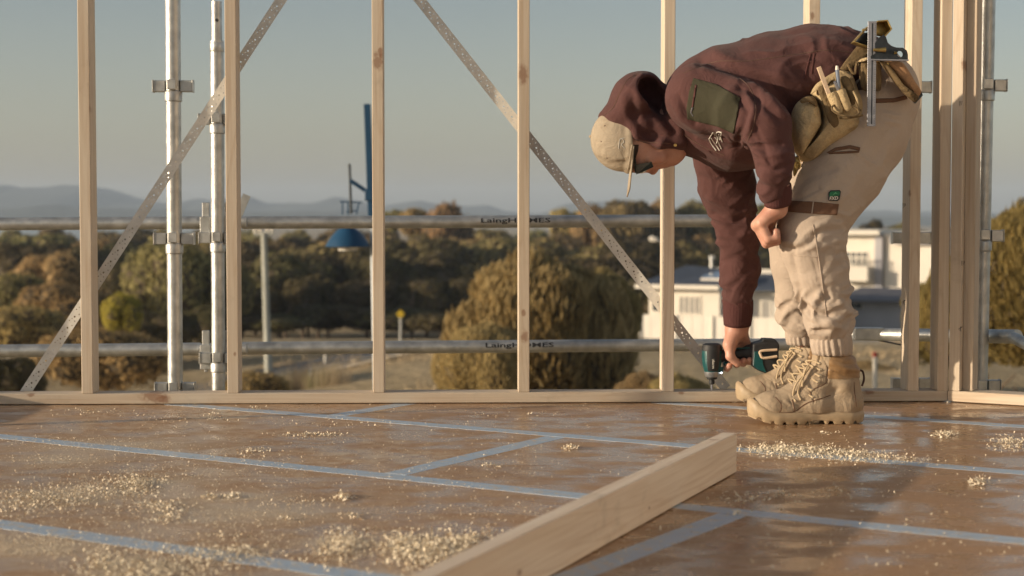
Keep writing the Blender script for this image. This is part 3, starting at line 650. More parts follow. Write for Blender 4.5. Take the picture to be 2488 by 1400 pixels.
# the blue lamp on its leaning pole
D = 14.0; M_blue = plain('blue_enamel', (.014, .062, .13), .38, 0, .12, 5); M_lt = plain('pale_painted_steel', (.45, .48, .50), .5, .2, .15, 5); M_diff = plain('frosted_glass', (.62, .60, .55), .4)
o = empty('pole_lamp', (W(918, 950, D).x, D, gz(D)), label='blue dome lamp hung from a leaning blue and white pole, left of the third stud', cat='lamp')
MB().tube([W(925, 1500, D), W(905, 545, D)], .024, 12).build('pole', M_lt, o, True); MB().bar(W(903, 545, D), W(892, 253, D), .058, .058).build('pole_sleeve', M_blue, o, bevel=.004)
MB().box(W(899, 474, D), (.085, .09, .10)).build('clamp', M_blue, o, bevel=.006); MB().bar(W(850, 438, D - .02), W(892, 466, D), .035, .03).build('arm', M_blue, o, bevel=.004)
MB().tube([W(849, 398, D - .02), W(853, 520, D - .02)], .012, 10).build('stem', plain('dark_steel', (.05, .06, .07), .5, .5), o, True)
s = D / FPX; c = W(845, 600, D - .02)
MB().lathe(c, [(53 * s, 0), (54 * s, 2 * s), (48 * s, 14 * s), (38 * s, 28 * s), (26 * s, 40 * s), (16 * s, 47 * s), (14 * s, 58 * s), (14 * s, 66 * s), (11 * s, 70 * s), (.001, 71 * s)], 32).build('lamp_shade', M_blue, o, True)
MB().lathe(c, [(.001, 3 * s), (52 * s, 2.6 * s), (52 * s, 1 * s), (24 * s, -1 * s), (23 * s, -9 * s), (.001, -10 * s)], 32).build('diffuser', M_diff, o, True)
mb = MB()
for a, b in (((826, 490), (880, 492)), ((832, 492), (832, 522)), ((872, 492), (866, 522)), ((846, 492), (846, 524)), ((842, 515), (866, 512))): mb.tube([W(*a, D - .02), W(*b, D - .02)], .006, 6)
mb.build('lamp_bracket', M_blue, o, True)
# ================================================================ DECK AND FRAMES
A1 = FL(0, 985); B1_ = FL(2200, 977); d1 = (B1_ - A1).normalized(); n1 = Vector((-d1.y, d1.x, 0))
if n1.y < 0: n1 = -n1
C2 = FL(2302, 977); E2 = FL(2488, 988); d2 = (E2 - C2).normalized(); n2 = Vector((-d2.y, d2.x, 0))
if n2.y < 0: n2 = -n2
def s_at(A, d, u, off=0, n=None, v=950):
    r = W(u, v, 1.0); P0 = A + (n * off if n is not None else Vector((0, 0, 0)))   # ray slope in plan
    k = r.x; return (k * P0.y - P0.x) / (d.x - k * d.y)
def on_wall(u, v, off, A=A1, d=d1, n=n1):
    P0 = A + n * off; ray = W(u, v, 1.0) - Vector((0, 0, CAMH)); c = Vector((0, 0, CAMH)); t = (P0 - c).dot(n) / ray.dot(n); return c + ray * t

# floor sheets: long tape lines T, sheets between them
tl = (FL(2488, 1318) - FL(0, 1062)).normalized(); nl = Vector((-tl.y, tl.x, 0))
cT = [FL(480, 1342).dot(nl), FL(1000, 1163).dot(nl), FL(1500, 1069).dot(nl), FL(2300, 1024).dot(nl)]
gap = [cT[i + 1] - cT[i] for i in range(3)]; wsh = sum(gap) / 3
cT = [cT[0] - 3 * wsh, cT[0] - 2 * wsh, cT[0] - wsh] + cT + [cT[3] + wsh, cT[3] + 2 * wsh]
cross = {3: [FL(1600, 1320).dot(tl)], 4: [FL(1155, 1107).dot(tl)], 5: [FL(875, 1000).dot(tl)], 2: [FL(700, 1500).dot(tl)], 6: [], 1: [0], 0: [.5], 7: []}
m, nt, bs = ng('coated_floor_board'); co = coords(nt)
nA = noise(nt, co, 1.1, 5, .6, .6); nB = noise(nt, coords(nt, (4, 6, 4)), 1.3, 5, .6); fine = noise(nt, co, 260, 3, .6); mid = noise(nt, co, 22, 4, .65)
base = ramp(nt, nA, [(.3, (.31, .165, .075)), (.55, (.43, .245, .122)), (.75, (.49, .32, .18))])
chipc = ramp(nt, fine, [(.35, (.19, .10, .045)), (.68, (.46, .30, .17))]); base = mixc(nt, .45, base, chipc)
dm = ramp(nt, noise(nt, co, 1.7, 5, .62), [(.50, 0.), (.66, 1.)]); dk = ramp(nt, math_(nt, 'ADD', mid, math_(nt, 'MULTIPLY', fine, .45)), [(.62, 0.), (.84, 1.)])
tcw = nd(nt, 'TexCoord'); sp = nd(nt, 'SeparateXYZ'); nt.links.new(tcw.outputs['Object'], sp.inputs[0])
side = ramp(nt, math_(nt, 'ADD', math_(nt, 'MULTIPLY', sp.outputs[0], -.45), math_(nt, 'MULTIPLY', nA, .8)), [(.15, .12), (.75, 1.)])   # the sawn corner of the deck is dustier
dust = math_(nt, 'MULTIPLY', math_(nt, 'MULTIPLY', math_(nt, 'MAXIMUM', math_(nt, 'MULTIPLY', dm, 1.0), .35), dk), side)
for su, sv, sr in ((80, 1330, .26), (200, 1200, .24), (380, 1170, .12), (150, 1115, .22), (260, 1085, .34), (620, 1245, .30), (1050, 1335, .18), (350, 1385, .16), (830, 1320, .14), (1960, 1100, .22), (560, 1210, .2), (860, 1400, .2)):
    c_ = FL(su, sv); vm = nd(nt, 'VectorMath', operation='SUBTRACT'); nt.links.new(tcw.outputs['Object'], vm.inputs[0]); vm.inputs[1].default_value = (c_.x, c_.y, 0)
    v2 = nd(nt, 'VectorMath', operation='MULTIPLY'); nt.links.new(vm.outputs[0], v2.inputs[0]); v2.inputs[1].default_value = (1, 1.5, 0); ln = nd(nt, 'VectorMath', operation='LENGTH'); nt.links.new(v2.outputs[0], ln.inputs[0])
    q_ = math_(nt, 'ADD', math_(nt, 'DIVIDE', ln.outputs['Value'], sr), math_(nt, 'MULTIPLY', math_(nt, 'SUBTRACT', mid, .5), 1.6)); spot_ = math_(nt, 'MULTIPLY', ramp(nt, q_, [(.2, .95), (1.0, 0.)]), ramp(nt, math_(nt, 'ADD', fine, math_(nt, 'MULTIPLY', mid, .3)), [(.45, .15), (.72, 1.)]))
    dust = math_(nt, 'MAXIMUM', dust, math_(nt, 'MULTIPLY', spot_, .8))
col = mixc(nt, dust, base, (.68, .58, .43)); nt.links.new(col, bs.inputs['Base Color'])
scm = nd(nt, 'Mapping'); scm.inputs['Rotation'].default_value = (0, 0, .5); scm.inputs['Scale'].default_value = (1.3, 55, 1); nt.links.new(tcw.outputs['Object'], scm.inputs[0])
sc2 = nd(nt, 'Mapping'); sc2.inputs['Rotation'].default_value = (0, 0, -.9); sc2.inputs['Scale'].default_value = (1.8, 60, 1); nt.links.new(tcw.outputs['Object'], sc2.inputs[0])
scr = math_(nt, 'MAXIMUM', ramp(nt, noise(nt, scm.outputs[0], 1, 2, .5, .4), [(.70, 0.), (.74, .45)]), ramp(nt, noise(nt, sc2.outputs[0], 1, 2, .5, .4), [(.71, 0.), (.75, .4)]))
col = mixc(nt, scr, col, (.58, .47, .34)); nt.links.new(col, bs.inputs['Base Color'])
wet = ramp(nt, nB, [(.44, 1.), (.58, 0.)]); rgh = math_(nt, 'SUBTRACT', .54, math_(nt, 'MULTIPLY', wet, .42)); rgh = math_(nt, 'ADD', rgh, math_(nt, 'MULTIPLY', dust, .4))
rgh = math_(nt, 'MINIMUM', math_(nt, 'ADD', rgh, math_(nt, 'MULTIPLY', side, .12)), 1.0); nt.links.new(rgh, bs.inputs['Roughness']); bs.inputs['Specular IOR Level'].default_value = .5
bump(nt, bs, math_(nt, 'ADD', math_(nt, 'MULTIPLY', fine, .35), math_(nt, 'ADD', math_(nt, 'MULTIPLY', mid, .25), math_(nt, 'MULTIPLY', nB, 1.2))), .35, .0022); M_floor = m
m, nt, bs = ng('joint_tape'); co = coords(nt); ang = math.atan2(tl.y, tl.x)
st = nd(nt, 'Mapping'); st.inputs['Rotation'].default_value = (0, 0, -ang); st.inputs['Scale'].default_value = (4, 120, 4); tcc = nd(nt, 'TexCoord'); nt.links.new(tcc.outputs['Object'], st.inputs[0])
rr = noise(nt, st.outputs[0], 1, 4, .7); dn = ramp(nt, math_(nt, 'ADD', noise(nt, co, 40, 4), math_(nt, 'MULTIPLY', noise(nt, co, 300, 2), .3)), [(.68, 0.), (.85, .85)])
col = mixc(nt, dn, ramp(nt, rr, [(.3, (.34, .43, .53)), (.7, (.47, .56, .66))]), (.62, .48, .32)); nt.links.new(col, bs.inputs['Base Color']); bs.inputs['Roughness'].default_value = .36; bs.inputs['Metallic'].default_value = .1
bump(nt, bs, rr, .6, .002); M_tape = m
floor = empty('floor', (0, 0, 0), kind='structure')
def clip_plan(me_obj, keep):
    bm = bmesh.new(); bm.from_mesh(me_obj.data)
    for co_, no in keep:
        r = bmesh.ops.bisect_plane(bm, geom=bm.verts[:] + bm.edges[:] + bm.faces[:], plane_co=co_, plane_no=no, clear_outer=True)
        ed = [e for e in bm.edges if len(e.link_faces) == 1]
        if ed: bmesh.ops.holes_fill(bm, edges=ed)
    bmesh.ops.recalc_face_normals(bm, faces=bm.faces); bm.to_mesh(me_obj.data); bm.free()
keep = [(A1 + n1 * .095, n1), (C2 + n2 * .095, n2), (Vector((-3.4, 0, 0)), Vector((-1, 0, 0))), (Vector((2.9, 0, 0)), Vector((1, 0, 0))), (Vector((0, -1.4, 0)), Vector((0, -1, 0)))]
def slab(c0, c1, a0, a1, z0, z1, name, mat, bevel=0.0, kp=keep):
    pts = [tl * a + nl * c for a, c in ((a0, c0), (a1, c0), (a1, c1), (a0, c1))]
    V = [(p.x, p.y, z) for z in (z0, z1) for p in pts]; F = [(3, 2, 1, 0), (4, 5, 6, 7)] + [(i, (i + 1) % 4, (i + 1) % 4 + 4, i + 4) for i in range(4)]
    o = raw(name, V, F, mat, floor, False); clip_plan(o, kp); return o
LNG = 3.6
for k in range(len(cT) - 1):
    for c in (cross.get(k) or [1.0]):
        for a in (c - 2 * LNG, c - LNG, c, c + LNG):
            o = slab(cT[k] + .0015, cT[k + 1] - .0015, a + .0015, a + LNG - .0015, -.022, 0, 'floor_sheet', M_floor)
            if len(o.data.polygons) == 0: bpy.data.objects.remove(o)
        slab(cT[k] + .034, cT[k + 1] - .034, c - .030, c + .030, -.0002, .0003, 'joint_tape', M_tape, kp=[(A1, n1), (C2, n2)])
    if k > 0: slab(cT[k] - .031, cT[k] + .031, -9, 9, -.0002, .0004, 'joint_tape', M_tape, kp=[(A1, n1), (C2, n2), keep[2], keep[3], keep[4]])
# joists and edge under the deck, posts to the ground
sub = empty('deck_frame', (0, 3, -.13), kind='structure')
for k in range(9):
    p = A1 + d1 * (-.8 + .45 * k); MB().box((p.x, 1.9, -.123), (.045, 6.2, .2)).build('joist', M_pine, sub)
p0, p1 = A1 - d1 * 1.6, A1 + d1 * 2.98; q = n1 * .07 + Vector((0, 0, -.123)); MB().bar(p0 + q, p1 + q, .2, .04, Vector((0, 0, 1)).cross(d1)).build('edge_joist', M_pineX, sub)
for x, y in ((-1.9, 4.9), (0, 4.95), (1.3, 5.0), (-1.9, 1), (1.9, 1)): MB().box((x, y, -1.95), (.09, .09, 3.4)).build('post', M_galv, sub)

# wall frame 1
wall = empty('wall_frame', tuple(A1 + n1 * .045), label='pine stud wall frame standing along the edge of the deck, behind the worker', cat='wall frame')
Lw = s_at(A1, d1, 2303, 0, n1, 977)
def local_box(par, A, d, n, s0, s1, o0, o1, z0, z1, name, mat, bevel=.0018, **k):
    c = A + d * (s0 + s1) / 2 + n * (o0 + o1) / 2; c.z = (z0 + z1) / 2
    o = MB().box((0, 0, 0), (s1 - s0, abs(o1 - o0), z1 - z0)).build(name, mat, None, False, bevel, **k)
    o.location = c; o.rotation_euler = (0, 0, math.atan2(d.y, d.x)); o.parent = par; o.matrix_parent_inverse = Matrix.Translation(-Vector(par.location)); return o
def kn(u, v, A, d, n, s0, s1, z0, z1, r, off=-.045):
    p = on_wall(u, v, 0, A, d, n); s = (p - A).dot(d); return (s - (s0 + s1) / 2, off, p.z - (z0 + z1) / 2, r)
m_plate = pine('pine_bottom_plate', axis=0, knots=[kn(372, 962, A1, d1, n1, -1.2, Lw, 0, .035, .030), kn(395, 972, A1, d1, n1, -1.2, Lw, 0, .035, .016), kn(75, 960, A1, d1, n1, -1.2, Lw, 0, .035, .009), kn(1655, 956, A1, d1, n1, -1.2, Lw, 0, .035, .006), kn(2110, 953, A1, d1, n1, -1.2, Lw, 0, .035, .012)])
local_box(wall, A1, d1, n1, -1.2, Lw, 0, .09, .0025, .035, 'bottom_plate', m_plate)
local_box(wall, A1, d1, n1, -1.2, Lw, 0, .09, 2.415, 2.45, 'top_plate', M_pineX)
knots = {222: [(223, 262, .012)], 566: [(571, 860, .006)], 920: [(918, 150, .020), (924, 128, .010)], 1273: [(1270, 180, .022), (1274, 818, .016), (1272, 760, .008)], 1624: [], 1972: [(1974, 40, .01)], 2219: [(2210, 470, .008)]}
for uc in (-143, 212, 566, 920, 1273, 1624, 1972, 2219, 2291):
    s = s_at(A1, d1, uc, 0, n1); mt = M_pine
    kk = knots.get(222 if uc == 212 else uc)
    if kk: mt = pine('pine_stud_with_knots', knots=[kn(a, b, A1, d1, n1, s - .0175, s + .0175, .035, 2.415, r) for a, b, r in kk])
    local_box(wall, A1, d1, n1, s - .0175, s + .0175, .001, .089, .0352, 2.4148, 'stud', mt)
# zinc straps with real punched holes
def strap(a, b, width, off, seed):
    a, b = Vector(a), Vector(b); L = (b - a).length
    cu = bpy.data.curves.new('metal_strap', 'CURVE'); cu.dimensions = '2D'; cu.fill_mode = 'BOTH'; cu.extrude = .0006
    def poly(P):
        sp_ = cu.splines.new('POLY'); sp_.points.add(len(P) - 1)
        for q, p in zip(sp_.points, P): q.co = (p[0], p[1], 0, 1)
        sp_.use_cyclic_u = True
    poly([(0, -width / 2), (L, -width / 2), (L, width / 2), (0, width / 2)]); x = .02
    while x < L - .02:
        for dx, dy, r in ((0, 0, .0030), (.014, .008, .0019), (.014 + .009, -.0075, .0019), (.030, .0075, .0017), (.033, -.004, .0015)):
            if x + dx < L - .01: poly([(x + dx + r * math.cos(t * PI / 4), dy + r * math.sin(t * PI / 4)) for t in range(8)])
        x += .042
    to = bpy.data.objects.new('metal_strap', cu); COL.objects.link(to); me = bpy.data.meshes.new_from_object(to.evaluated_get(bpy.context.evaluated_depsgraph_get())); bpy.data.objects.remove(to)
    me.materials.clear(); me.materials.append(M_strap); o = bpy.data.objects.new('metal_strap', me); link(o)
    X = (b - a).normalized(); Z = n1; Y_ = Z.cross(X); o.matrix_world = Matrix.Translation(a) @ Matrix((X, Y_, Z)).transposed().to_4x4()
    o.parent = wall; o.matrix_parent_inverse = Matrix.Translation(-Vector(wall.location)); return o
strap(on_wall(64 - 13, 950 + 20, .0915), on_wall(683 + 110, -169, .0915), .033, .0915, 1)
strap(on_wall(1764, 944, .0915), on_wall(1020 - 140, -177.6, .0915), .033, .0915, 2)
# wall frame 2, turning towards the camera
wall2 = empty('wall_frame', tuple(C2 + n2 * .045 + d2 * .3), label='short angled pine wall frame starting at the corner right of the worker', cat='wall frame')
local_box(wall2, C2, d2, n2, .001, 1.6, 0, .09, .0025, .036, 'bottom_plate', pine('pine_plate_angled', axis=0, knots=[(-.45, -.045, .0, .010)]))
local_box(wall2, C2, d2, n2, .02, 1.6, 0, .09, 2.415, 2.45, 'top_plate', M_pineX)
m_k2 = pine('pine_corner_stud', knots=[(.0175, -.02, -.16, .014), (.0, -.045, .5, .012), (.0175, .0, .35, .01)])
for s in (.003, .46, .91, 1.36): local_box(wall2, C2, d2, n2, s, s + .035, .001, .089, .0362, 2.4148, 'stud', m_k2 if s < .1 else M_pine)
local_box(wall2, C2, d2, n2, .0385, .0385 + .033, .03, .088, .0362, 2.4148, 'packer_stud', M_pine)
# left of the picture: a board on edge and a prop, both of which throw shadows into view
pb = FL(0, 1052); bd = MB().box((0, 0, 0), (.035, .66, .09)).build('timber_board', pine('pine_short_board', axis=1), None, False, .002, label='short pine board on edge on the deck beyond the left side of the frame', cat='timber board'); bd.location = (-1.93, 4.82, .0462)
pr = MB().box((0, 0, 0), (.035, .032, 1.5)).build('timber_prop', M_pine, None, False, .002, label='upright pine prop standing on the deck beyond the left side of the frame', cat='timber prop'); pr.location = (-2.6, 4.25, .752)

# beyond the right side of the picture: unseen wall added to bounce sunlight
shw = empty('bounce_wall', (2.75, 1.6, 0), label='added wall of pale sheets bouncing sunlight, unseen beyond the right side', cat='wall frame')
M_sheet = plain('cream_bounce_sheet', (.60, .55, .48), .85, 0, .06, 3)
for k in range(4): MB().box((2.75, -.6 + 1.2 * k, 1.23), (.009, 1.196, 2.44)).build('bounce_sheet', M_sheet, shw)
for k in range(9): MB().box((2.801, -1.15 + .59 * k, 1.23), (.09, .035, 2.44)).build('stud', M_pine, shw)
# the loose length of pine in the foreground
q1, q2 = FL(1790, 1149), FL(1343, 1400); dl = (q2 - q1).normalized(); nL = Vector((-dl.y, dl.x, 0))
if nL.x > 0: nL = -nL
Lb = 2.45; m_len = pine('pine_foreground', (.76, .63, .49), 0, knots=[(0, 0, 0, .0001)], arches=True)
def kl(s, z, r): return (s - Lb / 2, -.0175 if False else 0, z - .045, r)
s_k = (FL(1293, 1387, .04) - q1).length
m_len = pine('pine_foreground', (.76, .63, .49), 0, knots=[(s_k - Lb / 2, .0175, -.012, .008), ((FL(1600, 1245, .02) - q1).length - Lb / 2, .0175, -.02, .004), (.13 - Lb / 2, -.0, .047, .006)], arches=True)
o = MB().box((0, 0, 0), (Lb, .035, .09)).build('timber_length', m_len, None, False, .002, 2, label='long pine board on edge lying across the taped floor in the foreground', cat='timber board')
o.location = q1 + dl * Lb / 2 + nL * .0175 + Vector((0, 0, .0472)); o.rotation_euler = (0, 0, math.atan2(dl.y, dl.x))

# ---------------------------------------------------------------- scaffold
sc = empty('scaffold', tuple(W(800, 950, 5.9)), label='galvanised tube scaffold standing outside the wall frame', cat='scaffold')
def standard(uv_top, uv_bot, Y, r, presses, spig=None, side=1):
    a, b = W(*uv_top, Y), W(*uv_bot, Y); t = (b - a).normalized(); bot = a + t * ((-3.1 - a.z) / t.z)
    mb = MB(); mb.tube([a, bot], r, 24); o = mb.build('standard', M_galv, sc, True)
    for v, dw in presses:
        c = a + t * ((W(0, v, Y).z - a.z) / t.z); x = c.x
        for s_ in (-1, 1):
            bx = MB(); bx.box((x + s_ * (r + .020), Y, c.z), (.040, .030, .038)); bx.box((x + s_ * (r + .041), Y, c.z), (.003, .036, .042)); bx.build('bracket', M_galv, o, bevel=.002)
        MB().box((x, Y - r - .004, c.z + .004), (.030, .010, .034)).build('bracket', M_galv, o, bevel=.002); MB().box((x, Y + r + .018, c.z), (.03, .036, .038)).build('bracket', M_galv, o, bevel=.002)
        MB().lathe((x, Y, c.z - .052), [(r, 0), (r + .0035, .003), (r + .0045, .03), (r + .002, .036), (r, .038)], 24).build('collar', M_galv, o, True)
    return o, a, t
standard((419, -120), (426, 950), 5.47, .0254, [(210, 0), (580, 0), (943, 0)])
o, a, t = standard((527, 100), (531, 950), 5.80, .0240, [(290, 0), (578, 0), (870, 0)])
MB().tube([W(526, 4, 5.8), W(527, 108, 5.8)], .0190, 20).build('spigot', M_galv, o, True); MB().lathe(W(527, 104, 5.8), [(.019, .004), (.0235, 0), (.0255, -.004), (.0255, -.03), (.024, -.034)], 20).build('collar', M_galv, o, True)
mb = MB(); c = W(527, 49, 5.8 - .0192); mb.tube([c, c + Vector((0, .003, 0))], .006, 12); mb.build('pin_hole', M_dark, o, True)
MB().tube([W(527, 118, 5.8 - .027), W(527, 118, 5.8 - .020)], .007, 10).build('bolt', M_galv, o, True)
standard((2403, -120), (2381, 950), 5.42, .0244, [(208, 0), (573, 0), (937, 0)])
standard((2216, -120), (2213, 950), 5.55, .0240, [(212, 0), (578, 0), (932, 0)])
def rail(a, b, r, name='guard_rail'):
    return MB().tube([a, b], r, 24).build(name, M_galv, sc, True)
ra = [(W(-330, 546.5, 6.0), W(487, 541, 6.06)), (W(588, 541, 6.07), W(1900, 536, 6.28)), (W(-330, 856, 6.0), W(487, 848.5, 6.06)), (W(588, 846.5, 6.07), W(1915, 837, 6.28))]
rl = [rail(a, b, .0240) for a, b in ra]
def wrap_text(s, u0, u1, par, a, b, r, high, up):
    """stencil lettering curved round the tube a-b"""
    X = (b - a).normalized(); pa = a + X * ((W(u0, 0, 1).x * a.y - a.x) / (X.x - W(u0, 0, 1).x * X.y)); pe = a + X * ((W(u1, 0, 1).x * a.y - a.x) / (X.x - W(u1, 0, 1).x * X.y))
    V, F = text_mesh(s, (pe - pa).length, high); Zu = Vector((0, 0, 1)); Yf = X.cross(Zu)
    if Yf.y > 0: Yf = -Yf
    out = []
    for p in V: t = (p.y - high / 2) / r + up; out.append(pa + X * p.x + (Yf * math.cos(t) + Zu * math.sin(t)) * (r + .0007))
    return raw('lettering', out, F, M_ink, par, False)
wrap_text('LaingHOMES', 1167, 1336, rl[1], *ra[1], .0240, .024, .10); wrap_text('LaingHOMES', 1178, 1345, rl[3], *ra[3], .0240, .024, .18)
# wedge fittings that join the rails to the second standard
for (v0, v1) in ((492, 592), (803, 905)):
    for u0, u1 in ((490, 511), (545, 562)):
        Y = 5.83; mb = MB(); a, b = W(u0, v0, Y), W(u1, v1 - 45, Y); mb.box(((a.x + b.x) / 2, Y, (a.z + b.z) / 2), (abs(b.x - a.x) * .85, .012, a.z - b.z))
        a, b = W(u0 - 2, v0 + 34, Y), W(u1 + 2, v1 - 8, Y); mb.box(((a.x + b.x) / 2, Y - .004, (a.z + b.z) / 2), (b.x - a.x, .03, a.z - b.z))
        a = W((u0 + u1) / 2, v1, Y); mb.box((a.x, Y, a.z + .016), (.010, .012, .030)); mb.build('wedge_fitting', M_galv, sc, bevel=.002)
    rail(W(480, v0 + 49 if v0 < 600 else v0 + 45, 6.0), W(600, v0 + 48.5 if v0 < 600 else v0 + 44, 6.0), .020, 'rail_joint')
MB().bar(W(570, 545, 5.9), W(600, 474, 5.9), .028, .006).build('tie_bar', M_galv, sc)
# right-hand return of the scaffold: square-ended tube, toe rail and elbow
rail(W(2064, 812, 6.3), W(2300, 815, 6.0), .0240, 'toe_rail'); rail(W(2290, 816, 5.7), W(2472, 818, 5.35), .0235, 'toe_rail'); rail(W(2462, 820, 5.33), W(2560, 872, 5.0), .019, 'diagonal_tie')
MB().box(W(2110, 811, 6.2), (.115, .05, .046)).build('rail_end', M_galv, sc, bevel=.002); MB().tube([W(2060, 812, 6.3), W(2190, 838, 6.4)], .003, 6).build('tie_wire', M_dark, sc, True)

# ---------------------------------------------------------------- sawdust and shavings
g = np.random.default_rng(11); DV = []; DF = []
def chip(x, y, z, L, wd, seg=3):
    a = g.random() * 6.28; t = np.array([math.cos(a), math.sin(a), 0]); s_ = np.array([-t[1], t[0], 0]); curl = g.uniform(-1, 2.6); z0 = z + wd * .3; n0 = len(DV); p = np.array([x, y, z0]); th = g.uniform(-.2, .5); roll = g.uniform(-.9, .9)
    sv = s_ * math.cos(roll) + np.array([0, 0, math.sin(roll)])
    for k in range(seg + 1):
        DV.append(tuple(p - sv * wd / 2)); DV.append(tuple(p + sv * wd / 2)); th2 = th + curl * k / seg; p = p + (t * math.cos(th2) + np.array([0, 0, math.sin(th2)])) * L / seg; p[2] = max(p[2], .0012 + wd * .2)
    for k in range(seg): DF.append((n0 + 2 * k, n0 + 2 * k + 1, n0 + 2 * k + 3, n0 + 2 * k + 2))
def on_deck(x, y): return (Vector((x, y, 0)) - A1).dot(n1) < -.004 and (Vector((x, y, 0)) - C2).dot(n2) < -.004
def in_board(x, y):
    p = Vector((x, y, 0)) - q1; return -.01 < p.dot(nL) < .045 and p.dot(dl) > -.01
def cluster(u, v, su, sv, n, big=.008, pile=.0, tilt=0.0, flat=False):
    n = int(n * 2.1); pile *= .7
    for i in range(n):
        a, b = g.normal(), g.normal()
        if flat: a, b = g.uniform(-1.5, 1.5), g.uniform(-1.5, 1.5)
        uu = u + a * su; vv = v + b * sv + tilt * a * su
        if vv < 965: continue
        p = FL(uu, vv)
        if not on_deck(p.x, p.y) or in_board(p.x, p.y): continue
        c_ = math.exp(-(a * a + b * b)); L = big * .64 * g.uniform(.25, 1.3) ** 1.5; chip(p.x, p.y, .001 + pile * c_ * g.random(), L, L * g.uniform(.22, .6), 3 if L > .004 else 2)
# (u, v, spread u, spread v, number, chip length, height of the pile, slope)
for c in [(200, 1200, 120, 20, 1500, .007, .010, -.16), (330, 1180, 28, 12, 420, .008, .014, 0), (60, 1215, 60, 16, 500, .007, .006, 0), (385, 1235, 36, 9, 160, .009, .008, 0), (410, 1262, 20, 6, 60, .009, .006, 0), (350, 1385, 90, 20, 1700, .007, .008, 0), (520, 1350, 60, 18, 500, .007, .006, 0),
          (250, 1362, 20, 14, 260, .007, .005, 0), (830, 1330, 34, 22, 800, .008, .008, -.2), (1050, 1345, 62, 22, 1700, .009, .014, 0), (985, 1325, 30, 14, 420, .009, .010, 0), (1130, 1318, 34, 10, 260, .009, .008, -.3), (590, 1345, 30, 10, 220, .007, .006, 0),
          (510, 1210, 10, 3, 46, .009, .010, 0), (565, 1208, 12, 3, 40, .010, .006, 0), (830, 1210, 12, 4, 90, .010, .018, 0), (700, 1222, 60, 10, 120, .006, .003, 0), (450, 1270, 120, 10, 330, .004, .002, 0),
          (1385, 1091, 8, 3, 60, .010, .016, 0), (1195, 1133, 16, 2.5, 40, .007, .004, .1), (600, 1097, 9, 3, 36, .009, .010, 0), (634, 1097, 10, 3, 36, .009, .010, 0), (600, 1110, 50, 5, 50, .007, .003, 0), (762, 1058, 45, 2.5, 220, .008, .005, 0), (1180, 1010, 30, 3, 20, .008, .003, 0),
          (1930, 1097, 75, 8, 900, .0085, .008, .03), (2060, 1108, 70, 8, 650, .008, .007, .05), (2180, 1118, 60, 6, 220, .006, .004, .06), (1890, 1094, 30, 6, 260, .009, .008, 0), (2292, 1058, 15, 3.5, 150, .010, .013, 0), (2455, 1078, 26, 9, 260, .009, .007, 0), (2375, 1174, 13, 6, 60, .011, .010, 0),
          (1790, 1212, 30, 8, 60, .010, .004, 0), (1900, 1208, 45, 10, 50, .010, .004, 0), (2040, 1200, 60, 16, 60, .009, .004, 0), (690, 1262, 10, 3, 10, .012, .004, 0), (860, 1255, 10, 5, 14, .012, .004, 0), (545, 1305, 40, 6, 20, .01, .003, 0), (1790, 1255, 10, 5, 8, .014, .004, 0),
          (230, 1005, 60, 6, 60, .008, .003, 0), (420, 1020, 60, 8, 60, .008, .003, 0), (520, 1012, 14, 5, 30, .010, .004, 0), (620, 996, 12, 3, 20, .010, .005, 0), (800, 1030, 90, 9, 50, .008, .003, 0), (1320, 1006, 30, 3, 30, .009, .003, 0), (2000, 1055, 40, 3, 14, .01, .003, 0),
          (150, 1070, 90, 6, 260, .004, .001, 0), (250, 1085, 130, 9, 400, .004, .001, 0), (100, 1120, 80, 10, 300, .0035, .001, 0), (1760, 980, 60, 2, 30, .006, .004, 0), (2030, 1150, 130, 20, 120, .005, .002, 0)]: cluster(*c)
cluster(600, 1190, 480, 110, 3400, .0042, 0, 0, True); cluster(300, 1240, 300, 90, 2200, .0045, 0, 0, True); cluster(1150, 1080, 700, 55, 900, .0045, 0, 0, True); cluster(2050, 1200, 300, 120, 620, .0050, 0, 0, True); cluster(1000, 1310, 500, 55, 1300, .005, 0, 0, True)
cluster(90, 1325, 60, 16, 1500, .0032, 0, 0, True); cluster(1250, 1000, 800, 14, 160, .007, 0, 0, True); cluster(1700, 1290, 400, 70, 160, .0075, 0, 0, True)
raw('sawdust', DV, DF, M_chips, None, False, kind='stuff', label='pale pine sawdust and curled shavings strewn over the deck', cat='sawdust')

# pencil and ink marks on the corner studs
for (u, v, s_) in ((2334, 252, 1), (2339, 640, 1), (2336, 800, -1), (2196, 500, 1), (2198, 735, -1)):
    p = on_wall(u, v, -.001, C2, d2, n2) if u > 2300 else on_wall(u, v, -.001); mb = MB()
    for k in range(3): mb.bar(p + Vector((-.004 + .004 * k, -.0004, .008)), p + Vector((-.002 + .004 * k * s_, -.0004, -.008 + .004 * k)), .0014, .0004)
    mb.build('pencil_mark', M_ink, wall2 if u > 2300 else wall)
# ================================================================ THE WORKER
g = np.random.default_rng(3)
M_skin, nt, bs = ng('skin'); co = coords(nt)
c = ramp(nt, noise(nt, co, 18, 5, .6), [(.3, (.44, .205, .145)), (.6, (.56, .31, .225)), (.8, (.53, .25, .185))]); nt.links.new(c, bs.inputs['Base Color'])
bs.inputs['Roughness'].default_value = .5; bs.inputs['Subsurface Weight'].default_value = .12; bs.inputs['Subsurface Radius'].default_value = (.8, .3, .15); bs.inputs['Subsurface Scale'].default_value = .006
bump(nt, bs, noise(nt, co, 400, 3), .25, .0006)
M_hood = fabric('burgundy_fleece', (.090, .042, .039), .10, 1100, .3, sheen=.05); M_cuff = fabric('burgundy_rib', (.085, .036, .034), .08, 1100, .3)
M_olive = fabric('olive_nylon', (.050, .047, .030), .12, 700, .2); M_trs = fabric('sand_stretch_canvas', (.42, .345, .28), .07, 1300, .3)
